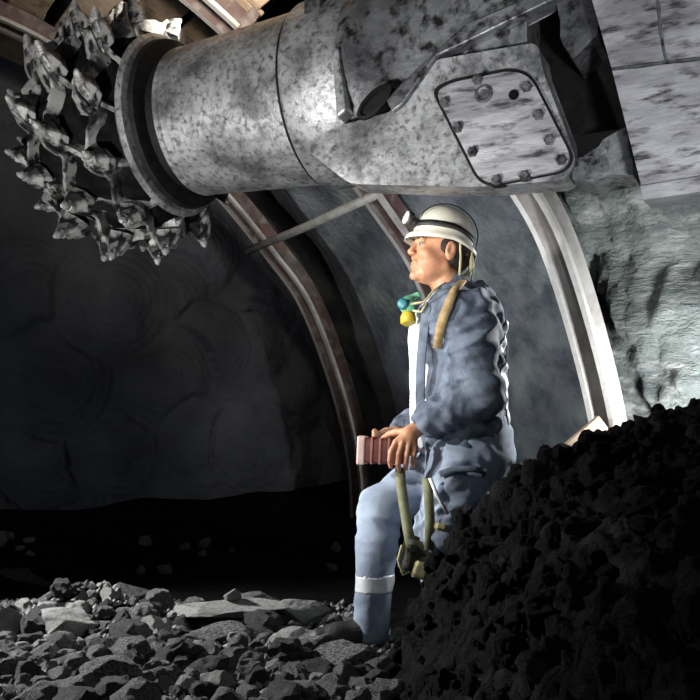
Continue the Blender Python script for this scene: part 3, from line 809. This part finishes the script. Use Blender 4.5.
# torso, legs
b.cone(js(460, 325, 3.0), js(464, 420, 3.0), .115, .11, .03, sq=(1, .72, 1))
b.cone(js(468, 425, 3.0), js(470, 452, 3.0), .12, .125, .03, sq=(1, .75, 1))
b.cone(sh_f, sh_n, .06, .06, .05)
b.cone(js(455, 308, 3.0), hl(-.03, 0, -.07), .062, .052, .03)
for (a, c, d) in ((js(470, 455, 2.9), js(440, 545, 2.84), js(452, 640, 2.86)), (js(462, 455, 3.08), js(383, 508, 2.98), js(372, 625, 2.9))):
    b.cone(a, c, .08, .046, .03); b.cone(c, d, .046, .030, .02)
for a, c, d in ((sh_n, el_n, wr_n), (sh_f, el_f, wr_f)):
    b.cone(a, c, .05, .04, .02); b.cone(c, d, .04, .024, .015)
# head
b.ell(hl(-.018, 0, .035), (.094, .075, .085), HR, .01)
b.ell(hl(.028, 0, -.02), (.056, .060, .085), HR, .02)
b.ell(hl(.038, 0, -.07), (.042, .045, .036), HR, .02)
b.cone(hl(-.01, .045, -.05), hl(.05, .03, -.085), .018, .014, .02); b.cone(hl(-.01, -.045, -.05), hl(.05, -.03, -.085), .018, .014, .02)
b.ell(hl(.072, 0, -.094), (.017, .02, .015), HR, .012)
b.cone(hl(.080, -.03, .026), hl(.080, .03, .026), .011, .011, .012)
for s in (-1, 1):
    b.ell(hl(.090, s*.030, .006), (.014, .016, .011), HR, .008, 'sub')
    b.ell(hl(.060, s*.040, -.022), (.022, .020, .018), HR, .02)
    b.ell(hl(.073, s*.030, .006), (.012, .012, .012), HR, .002)
    b.ell(hl(-.008, s*.076, -.002), (.019, .009, .032), HR, .004)
    b.ell(hl(-.004, s*.085, .004), (.009, .006, .016), HR, .004, 'sub')
b.cone(hl(.084, 0, .022), hl(.103, 0, -.020), .008, .0095, .010)
b.ell(hl(.093, .009, -.025), (.010, .007, .006), HR, .006); b.ell(hl(.093, -.009, -.025), (.010, .007, .006), HR, .006)
b.cone(hl(.083, -.016, -.052), hl(.083, .016, -.052), .007, .007, .006); b.cone(hl(.081, -.014, -.064), hl(.081, .014, -.064), .007, .007, .006)
# near hand
def hand(b, wr, palm, kn, f, th):
    b.cone(wr, palm, .024, .027, .012, sq=(1, 1, 1))
    for k in kn: b.cone(palm, k, .022, .0105, .008)
    for ch in f:
        rr = [.0098, .0092, .0085, .0072]
        for i in range(len(ch)-1): b.cone(ch[i], ch[i+1], rr[i], rr[i+1], .002)
    for i in range(len(th)-1): b.cone(th[i], th[i+1], (.013, .0115, .0095)[i], (.0115, .0095, .008)[i], .004)
kn = [js(396, 442, 2.80), js(402.5, 442, 2.795), js(409, 444, 2.795), js(415, 447, 2.80)]
fin = [[kn[0], js(391, 452, 2.79), js(390, 460, 2.80), js(391, 467, 2.82)], [kn[1], js(399, 454, 2.785), js(398, 463, 2.795), js(399, 470, 2.82)],
       [kn[2], js(407, 455, 2.785), js(406, 463, 2.795), js(406, 469, 2.82)], [kn[3], js(414, 455, 2.79), js(413, 462, 2.80), js(413, 466, 2.82)]]
hand(b, wr_n, js(410, 434, 2.815), kn, fin, [js(406, 432, 2.84), js(396, 432, 2.86), js(389, 434, 2.875), js(383, 438, 2.88)])
kf = [js(378, 438, 2.99), js(384, 438, 3.0), js(390, 438, 3.01), js(396, 440, 3.02)]
ff = [[k, (k[0]-.012, k[1]-.03, k[2]+.022), (k[0]-.014, k[1]-.065, k[2]+.020), (k[0]-.014, k[1]-.085, k[2]+.004)] for k in kf[:1]]+\
     [[k, (k[0]-.004, k[1]-.02, k[2]-.03), (k[0]-.004, k[1]-.025, k[2]-.055), (k[0]-.004, k[1]-.05, k[2]-.078)] for k in kf[1:]]
hand(b, wr_f, js(394, 434, 3.02), kf, ff, [js(396, 430, 3.0), js(386, 431, 2.97), js(379, 434, 2.94), js(374, 437, 2.92)])
V, Q = b.mesh('body')
body = link('body', np_mesh('body', V, Q), M['skin'], man)
# eyes, brows, lips
for s in (-1, 1):
    bm = bmesh.new(); bmesh.ops.create_uvsphere(bm, u_segments=16, v_segments=10, radius=.0105)
    for v in bm.verts: v.co += Vector(hl(.0765, s*.030, .006))
    e = link('eye', bm_mesh('eye', bm), M['eye'], body)
    bm = bmesh.new(); bmesh.ops.create_uvsphere(bm, u_segments=12, v_segments=8, radius=.0055)
    for v in bm.verts: v.co += Vector(hl(.0835, s*.030, .006))
    link('iris', bm_mesh('iris', bm), M['hair'], body)
    tube_obj('eyebrow', [hl(.090, s*.014, .026), hl(.091, s*.028, .031), hl(.082, s*.044, .027)], [.0035, .0045, .0025], M['hair'], body, 8)
tube_obj('mouth_line', [hl(.084, -.018, -.058), hl(.091, 0, -.0575), hl(.084, .018, -.058)], [.0015, .0025, .0015], M['lip'], body, 8)
# hair : shell over the skull below the helmet, cut around the face and ear
h_ = SDF((.15, 2.85, 1.12), (.5, 3.15, 1.46), .003)
h_.ell(hl(-.024, 0, .022), (.093, .0785, .088), HR, .001)
h_.cut(hl(.038, 0, .02), fw+upv*-.25)
h_.ell(hl(.015, .085, -.035), (.05, .03, .032), HR, .01, 'sub'); h_.ell(hl(.015, -.085, -.035), (.05, .03, .032), HR, .01, 'sub')
h_.ell(hl(-.006, .088, -.002), (.021, .02, .036), HR, .003, 'sub'); h_.ell(hl(-.006, -.088, -.002), (.021, .02, .036), HR, .003, 'sub')
V, Q = h_.mesh('hair'); link('hair', np_mesh('hair', V, Q), M['hair'], man)

def fold(V, Q, amp, fs, seed=0, keep=None):
    N = normals(V, Q); out = V.copy()
    for i in range(len(V)):
        p = Vector(V[i]); w = noise.noise_vector(p*4+Vector((seed, 0, 0)))
        q = Vector((p.x*fs[0], p.y*fs[1], p.z*fs[2]))+w*1.5
        r = (1-abs(noise.noise(q))*2.4)+.35*(1-abs(noise.noise(q*2.1))*2.2)
        out[i] += N[i]*(r*amp)
    E = np.concatenate([Q[:, [0, 1]], Q[:, [1, 2]], Q[:, [2, 3]], Q[:, [3, 0]]])
    for _ in range(2):
        acc = np.zeros_like(out); c = np.zeros(len(out))
        np.add.at(acc, E[:, 0], out[E[:, 1]]); np.add.at(c, E[:, 0], 1); np.add.at(acc, E[:, 1], out[E[:, 0]]); np.add.at(c, E[:, 1], 1)
        out = out*.4+.6*acc/c[:, None]
    return out

# shirt
s_ = SDF((.08, 2.74, .55), (.62, 3.26, 1.22), .006)
s_.cone(js(452, 338, 3.0), js(455, 425, 3.0), .142, .145, .03, sq=(1, 1.5, 1))
s_.cone(js(450, 305, 3.0), js(448, 330, 3.0), .06, .09, .05)
V, Q = s_.mesh('shirt'); V = fold(V, Q, .005, (10, 10, 5), 3)
link('shirt', np_mesh('shirt', V, Q), M['white_cloth'], man)

# jacket
j_ = SDF((.02, 2.62, .50), (.66, 3.38, 1.26), .005)
j_.cone(js(461, 330, 3.0), js(462, 425, 3.0), .132, .130, .03, sq=(1, .70, 1))
j_.cone(js(464, 425, 3.0), js(464, 440, 3.0), .135, .13, .02, sq=(1, .70, 1))
j_.cone((sh_f[0], sh_f[1]-.03, sh_f[2]-.01), (sh_n[0], sh_n[1]+.03, sh_n[2]-.01), .078, .078, .06)
j_.cone(js(464, 306, 3.0), js(450, 296, 3.0), .085, .066, .04)
# open front: remove the slab in front of the plackets
sl, X, Y, Z = j_._sub((.0, 2.80, .4), (.30, 3.2, 1.3))
Xc = .235+ (Z-1.0)*0.02
j_.f[sl] = np.maximum(j_.f[sl], np.minimum(1, -np.maximum(X-Xc, np.abs(Y-3.0)-.085)).astype(np.float32))
j_.ell(js(438, 292, 3.0), (.07, .062, .06), None, .01, 'sub')
j_.cut(js(462, 447, 3.0), (0.1, 0, -1))
for a, c, d in ((sh_n, el_n, wr_n), (sh_f, el_f, wr_f)):
    a = Vector(a); c = Vector(c); d = Vector(d); dd = c+(d-c)*.93
    j_.cone(a, c, .074, .062, .03); j_.cone(c, dd, .062, .046, .02)
    nn = (d-c).normalized()
    o1 = d-nn*.012
    j_.cone(o1-nn*.005, o1+nn*.06, .036, .034, .004, 'sub')
V, Q = j_.mesh('jacket'); V = fold(V, Q, .017, (6, 6, 15), 11)
jk = link('jacket', np_mesh('jacket', V, Q), M['denim'], man)
cen = V[Q].mean(1); px_ = 350+F*cen[:, 0]/cen[:, 1]; Nn = normals(V, Q)[Q[:, 0]]
# reflective tapes on the back of the jacket
def tape(name, keep, m, off=.003, parent=jk):
    if keep.sum() < 4: return
    v2, q2 = subset(V, Q, keep, off); o = link(name, np_mesh(name, v2, q2), m, parent)
    sd = o.modifiers.new('so', 'SOLIDIFY'); sd.thickness = .002; return o
bx = cen[:, 0]; by = cen[:, 1]; bz = cen[:, 2]
near_t = (np.abs(by-2.925-.03*(bz-.9)) < .02) & (bx > .42) & (bz > .72) & (bz < 1.06)
tape('reflective_tape', near_t, M['reflective'])
tape('reflective_tape', (np.abs(by-3.07) < .02) & (bx > .42) & (bz > .64) & (bz < 1.1), M['reflective'])
# collar
bm = bmesh.new()
cl = [js(424, 300, 2.93), js(437, 290, 2.925), js(452, 283, 2.945), js(463, 279, 3.0), js(458, 281, 3.07), js(440, 290, 3.09)]
cl2 = [js(430, 318, 2.90), js(444, 303, 2.885), js(460, 291, 2.91), js(474, 288, 3.0), js(466, 292, 3.11), js(444, 303, 3.12)]
va = [bm.verts.new(p) for p in cl]; vb = [bm.verts.new(p) for p in cl2]
for k in range(5): bm.faces.new((va[k], va[k+1], vb[k+1], vb[k]))
co = link('collar', bm_mesh('collar', bm), M['denim'], jk); sd = co.modifiers.new('so', 'SOLIDIFY'); sd.thickness = .01; sd.offset = 0
ss = co.modifiers.new('ss', 'SUBSURF'); ss.levels = ss.render_levels = 2
# placket / lapel edge
co = link('lapel', strap_mesh([js(427, 306, 2.885), js(424, 330, 2.868), js(421, 360, 2.862), js(420, 395, 2.866), js(421, 425, 2.88)], (1, -.5, 0), .032, .008), M['denim'], jk)
bevel_obj(co, .003); co['label'] = 'paler turned-back lapel'
# chest strap (tan) over the near shoulder
sp = link('shoulder_strap', strap_mesh([js(462, 281, 2.90), js(455, 290, 2.785), js(450, 300, 2.75), js(444, 315, 2.755), js(440, 330, 2.775), js(437, 348, 2.815)], (1, -.3, 0), .028, .006), M['tan_strap'], man)
sp['label'] = 'tan webbing strap'
sp = link('back_edge_strip', strap_mesh([js(474, 283, 3.0), js(488, 290, 3.0), js(500, 305, 3.0), js(506, 333, 3.0), js(507, 370, 3.0), js(506, 410, 3.0)], (0, 1, 0), .035, .006), M['reflective'], man)  # pale strip along the edge of the back

# trousers
t_ = SDF((-.03, 2.68, .02), (.66, 3.32, .86), .0055)
t_.cone(js(466, 428, 3.0), js(470, 450, 3.0), .138, .145, .03, sq=(1, .76, 1))
t_.cone(js(466, 452, 2.91), js(438, 535, 2.84), .112, .075, .03); t_.cone(js(438, 535, 2.84), js(450, 625, 2.86), .075, .058, .02)
t_.cone(js(456, 462, 3.06), js(382, 507, 2.98), .105, .072, .03); t_.cone(js(382, 507, 2.98), js(377, 545, 2.95), .072, .062, .02); t_.cone(js(377, 545, 2.95), js(371, 630, 2.9), .058, .052, .02)
t_.cut(js(371, 640, 2.9), (0.0, 0, -1)); t_.cut(js(462, 420, 3.0), (-.1, 0, 1))
V, Q = t_.mesh('trousers'); V = fold(V, Q, .008, (7, 7, 10), 23)
tr = link('trousers', np_mesh('trousers', V, Q), M['trouser'], man)
cen = V[Q].mean(1); bz = cen[:, 2]; bx = cen[:, 0]; by = cen[:, 1]
z0 = J(371, 591, 2.92).z; z1 = J(371, 575, 2.92).z
tape('reflective_band', (bz > z0) & (bz < z1) & (bx < .19), M['reflective'], off=.001, parent=tr)
pk2 = link('pocket_flap', strap_mesh([js(440, 474, 2.79), js(455, 469, 2.772), js(475, 469, 2.772), js(486, 472, 2.785)], (0, -.1, 1), .02, .006), M['denim'], tr)
# white shirt tail hanging out behind
wt = link('shirt_tail', strap_mesh([js(499, 400, 2.93), js(504, 418, 2.92), js(506, 436, 2.91), js(504, 456, 2.90)], (1, 0, 0), .03, .02), M['white_cloth'], man); bevel_obj(wt, .006)

# boots
def boot(ax, ay, Y, toe):
    g = J(ax, ay, Y); q = SDF((g.x-.26, g.y-.1, -.06+g.z-.1), (g.x+.14, g.y+.1, g.z+.16), .005)
    tv = Vector(toe).normalized()
    q.cone(g+Vector((0, 0, .05)), g, .036, .045, .02)
    q.cone(g+Vector((0, 0, -.01)), g+tv*.10+Vector((0, 0, -.025)), .05, .043, .02)
    q.cone(g+tv*.10+Vector((0, 0, -.025)), g+tv*.16+Vector((0, 0, -.03)), .043, .036, .02)
    q.cut(g+Vector((0, 0, -.062)), (0, 0, -1))
    V, Q = q.mesh('boot'); bo = link('boot', np_mesh('boot', V, Q), M['boot'], man)
    bm = bmesh.new(); c = []
    side = tv.cross(Vector((0, 0, 1)))
    for k in range(24):
        a = 2*math.pi*k/24; c.append(g+tv*(.065+.135*math.cos(a))+side*(.047*math.sin(a))+Vector((0, 0, -.060)))
    top = [bm.verts.new(p) for p in c]; bot = [bm.verts.new(p-Vector((0, 0, .02))) for p in c]
    bm.faces.new(top); bm.faces.new(bot[::-1])
    for k in range(24): bm.faces.new((top[k], bot[k], bot[(k+1) % 24], top[(k+1) % 24]))
    link('sole', bm_mesh('sole', bm), M['rubber'], bo, False)
    return g
boot(369, 628, 2.9, (-1, -.15, 0)); boot(451, 636, 2.86, (-1, -.2, 0))

# helmet
hm = bmesh.new(); seg = 56; Rf, Rl = .107, .093
prof = [(0.0, .100), (.22, .098), (.42, .092), (.60, .081), (.76, .065), (.88, .046), (.955, .022), (.985, .0), (1.0, -.012), ('b', -.018), ('b2', -.024)]
rings = []
for r, z in prof:
    rr = []
    for k in range(seg):
        a = 2*math.pi*k/seg; c, s = math.cos(a), math.sin(a)
        fr = max(0, c); bk = max(0, -c)
        if r == 'b': q = 1.04+.14*fr**1.5+.07*bk; zz = z-.004*fr
        elif r == 'b2': q = 1.05+.17*fr**1.5+.09*bk; zz = z-.010*fr-.006
        else: q = r; zz = z
        if z < .03 and r not in (0.0,): zz -= .018*bk**1.2
        ridge_ = .004*math.exp(-((s*q*Rl)/.018)**2)*(1 if z > .04 else 0)
        rr.append(hm.verts.new(Vector(hl(-.002+c*q*Rf, s*q*Rl, .060+zz+ridge_))))
    rings.append(rr)
for x, y in zip(rings, rings[1:]):
    for k in range(seg): hm.faces.new((x[k], x[(k+1) % seg], y[(k+1) % seg], y[k]))
bmesh.ops.remove_doubles(hm, verts=hm.verts, dist=.0005)
he = link('helmet', bm_mesh('helmet', hm), M['helmet'], man)
sd = he.modifiers.new('so', 'SOLIDIFY'); sd.thickness = .004; sd.offset = -1
# strap round helmet
bm = bmesh.new(); rg = []
for k in range(57):
    a = 2*math.pi*k/56; c, s = math.cos(a), math.sin(a); bk = max(0, -c)
    rg.append([bm.verts.new(Vector(hl(-.002+c*q*Rf, s*q*Rl, .060+z-.018*bk**1.2))) for q, z in ((.96, .022), (.985, .024), (1.015, .006), (.99, .004))])
for x, y in zip(rg, rg[1:]):
    for k in range(4): bm.faces.new((x[k], x[(k+1) % 4], y[(k+1) % 4], y[k]))
link('helmet_band', bm_mesh('helmet_band', bm), M['rubber'], he)
# cap lamp on the front of the helmet
tube_obj('lamp_bracket', [hl(.098, 0, .078), hl(.112, 0, .081), hl(.120, 0, .083)], [.016, .014, .016], M['rubber'], he, 14)
cl_ = tube_obj('cap_lamp', [hl(.118, 0, .083), hl(.122, 0, .084), hl(.136, 0, .087), hl(.138, 0, .087)], [.018, .024, .024, .021], M['rubber'], he, 20)
tube_obj('lamp_lens', [hl(.135, 0, .0868), hl(.143, 0, .088), hl(.146, 0, .0885)], [.0225, .0225, .018], M['lens'], cl_, 20)
cp = []
for k in range(14):
    q = math.pi*(.12+.80*k/13); cp.append(hl(-.002+math.cos(q)*Rf*1.03, .03, .062+math.sin(q)*.100))
cp += [hl(-.112, .03, .02), hl(-.112, .04, -.06), hl(-.11, .05, -.12)]
tube_obj('lamp_cord', cp, .0022, M['rubber'], he, 8)
tube_obj('chin_strap', [hl(-.03, .088, .03), hl(-.045, .080, -.02), hl(-.06, .06, -.07)], .0035, M['khaki'], he, 8)
tube_obj('nape_strap', [hl(-.085, .055, .02), hl(-.10, .045, -.02), hl(-.105, .02, -.045), hl(-.105, -.02, -.045)], [.006, .009, .009, .006], M['khaki'], he, 8)

# ------------------------------------------------------------------ respirator on chest
rs = empty('respirator', J(411, 312, 2.93), 'green half-mask respirator with a yellow filter hanging below the miner\'s chin', 'respirator')
q = SDF((.1, 2.8, 1.0), (.32, 3.06, 1.22), .0028)
c0 = J(409, 306, 2.93)
q.ell(c0, (.030, .045, .030), None, .004); q.cone(c0+Vector((.0, 0, .012)), c0+Vector((.028, 0, .034)), .022, .012, .012)
q.ell(c0+Vector((.030, 0, 0)), (.024, .036, .026), None, .004, 'sub')
V, Q = q.mesh('facepiece'); fp = link('facepiece', np_mesh('facepiece', V, Q), M['mask_green'], rs)
tube_obj('valve', [c0+Vector((-.018, -.028, .0)), c0+Vector((-.024, -.048, .002)), c0+Vector((-.026, -.052, .002))], [.018, .018, .012], M['mask_teal'], rs, 18)
tube_obj('filter', [c0+Vector((-.004, -.010, -.022)), c0+Vector((-.004, -.018, -.036)), c0+Vector((-.004, -.02, -.058)), c0+Vector((-.004, -.021, -.061))], [.018, .025, .025, .019], M['mask_yellow'], rs, 22)
tube_obj('head_strap', [c0+Vector((.0, -.045, .0)), J(424, 302, 2.89), J(434, 290, 2.90), J(446, 283, 2.93)], .004, M['khaki'], rs, 8)
tube_obj('head_strap', [c0+Vector((.01, -.04, -.02)), J(421, 312, 2.875), J(427, 303, 2.875)], .004, M['khaki'], rs, 8)

# ------------------------------------------------------------------ box held in the hands
bc = J(384, 451, 2.90); bx_ = empty('handheld_case', bc-Vector((0, 0, .045)), 'dark red ribbed case with a pale end held in the miner\'s hands', 'case')
ex = Vector((1, -.15, -.04)).normalized(); ey = Vector((.15, 1, 0)).normalized(); ez = ex.cross(ey)
bm = bmesh.new(); add_hull_box(bm, bc, ex, ey, ez, .066, .040, .040); bevel_obj(link('case_body', bm_mesh('case_body', bm), M['box_red'], bx_, False), .006)
bm = bmesh.new(); add_hull_box(bm, bc-ex*.070, ex, ey, ez, .013, .044, .046); bevel_obj(link('case_end', bm_mesh('case_end', bm), M['box_pale'], bx_, False), .005)
for k in (-.035, -.008, .02):
    bm = bmesh.new(); add_hull_box(bm, bc+ex*k, ex, ey, ez, .004, .043, .043); bevel_obj(link('case_rib', bm_mesh('case_rib', bm), M['box_rib'], bx_, False), .002)
bm = bmesh.new(); add_hull_box(bm, bc+ez*.042, ex, ey, ez, .04, .022, .004); bevel_obj(link('lid', bm_mesh('lid', bm), M['box_red'], bx_, False), .003)

# ------------------------------------------------------------------ satchel on straps
sg = empty('shoulder_bag', J(420, 560, 2.80), 'dark canvas bag with olive straps and pale khaki flap at the miner\'s hip', 'bag')
def blob_box(name, c, hx, hy, hz, m, parent, rot=0.0, amp=.006, bev=.012):
    bm = bmesh.new(); r = Matrix.Rotation(rot, 3, 'Y'); add_hull_box(bm, Vector((0, 0, 0)), Vector((1, 0, 0)), Vector((0, 1, 0)), Vector((0, 0, 1)), hx, hy, hz)
    bmesh.ops.bevel(bm, geom=list(bm.edges), offset=bev, segments=3, affect='EDGES')
    bmesh.ops.subdivide_edges(bm, edges=list(bm.edges), cuts=3, use_grid_fill=True)
    for v in bm.verts:
        v.co += noise.noise_vector(v.co*22+c)*amp; v.co = r @ v.co+c
    return link(name, bm_mesh(name, bm), m, parent)
blob_box('bag_body', J(420, 556, 2.80), .060, .03, .060, M['bag_dark'], sg, .25)
blob_box('flap', J(421, 571, 2.762), .024, .006, .026, M['khaki'], sg, .3, .003, .004)
blob_box('side_pocket', J(441, 527, 2.76), .020, .010, .010, M['khaki'], sg, .2, .003, .004)
link('strap', strap_mesh([J(400, 468, 2.90), J(401, 485, 2.86), J(404, 505, 2.83), J(408, 530, 2.79), J(412, 552, 2.765)], (1, 0, 0), .032, .006), M['olive'], sg)
link('strap', strap_mesh([J(427, 478, 2.78), J(429, 500, 2.765), J(430, 520, 2.76), J(429, 550, 2.76)], (1, 0, 0), .030, .006), M['olive'], sg)
tube_obj('cord', [J(430, 478, 2.75), J(437, 495, 2.745), J(448, 514, 2.745)], .006, M['reflective'], sg, 8)
tube_obj('buckle', [J(402, 545, 2.76), J(398, 560, 2.755), J(403, 575, 2.755), J(410, 572, 2.755)], .004, M['khaki'], sg, 8)

# ------------------------------------------------------------------ lights
w = bpy.data.worlds.new('world'); S.world = w; w.use_nodes = True
w.node_tree.nodes['Background'].inputs[0].default_value = (.5, .6, .8, 1); w.node_tree.nodes['Background'].inputs[1].default_value = 0.0
def aim(o, tgt): o.rotation_euler = (Vector(tgt)-o.location).to_track_quat('-Z', 'Y').to_euler()
def area(name, loc, tgt, size, e, col=(1, 1, 1), spread=None):
    l = bpy.data.lights.new(name, 'AREA'); l.size = size; l.energy = e; l.color = col
    if spread: l.spread = math.radians(spread)
    o = bpy.data.objects.new(name, l); C.objects.link(o); o.location = loc; aim(o, tgt); return o
def spot(name, loc, tgt, ang, e, col=(1, 1, 1), r=.05, blend=.5):
    l = bpy.data.lights.new(name, 'SPOT'); l.spot_size = math.radians(ang); l.spot_blend = blend; l.energy = e; l.color = col; l.shadow_soft_size = r
    o = bpy.data.objects.new(name, l); C.objects.link(o); o.location = loc; aim(o, tgt); return o
spot('miner_key_lamp', (-2.1, 2.1, 1.5), J(425, 380, 3.0), 32, 380, (1, .97, .92), .05, .6)
spot('machine_lamp', (-1.55, .9, .25), L3(.2, 0, -.05), 56, 460, (1, .98, .96), .08, .8)
spot('rubble_fill_spot', (-2.0, 3.3, 1.2), J(200, 650, 2.9), 75, 340, (1, 1, 1), .05, .8)  # added spot, brightens the rubble and raises its contrast
spot('turret_fill_spot', (.75, .7, .8), L3(-1.15, 0, 0.0), 50, 120, (.97, .97, 1), .08, .8)  # added spot to lift the turret plate, no fixture there
spot('wall_lamp', (1.45, 3.5, .55), J(680, 370, 4.2), 140, 150, (.98, 1, .99), .08, .8)
spot('lagging_fill_spot', (-1.45, 3.3, 1.0), T(0.2, 1.7, 1.1), 56, 130, (.92, .97, 1), .1, .9)  # unseen spot added to brighten the lagging sheets
spot('face_fill_spot', (-1.9, 3.0, .6), T(1.6, -.9, 1.2), 70, 26, (.85, .92, 1), .08, .9)  # weak spot added to lift the dark coal face
spot('back_rim_lamp', (1.5, 3.75, 1.3), J(490, 370, 3.0), 40, 150, (1, 1, 1), .05, .5)
spot('roof_fill_spot', (-.45, 3.3, 2.38), (-1.0, 5.0, 2.95), 130, 90, (1, .92, .8), .1, .8)  # added spot above the boom, brightens only the roof planks
area('tunnel_fill', (0.3, -.2, 1.9), (-.3, 5, 1.0), 1.2, 7, (.85, .92, 1))

v = S.view_settings; v.view_transform = 'Standard'; v.look = 'None'; v.gamma = 1; v.use_curve_mapping = False; v.exposure = 0.0
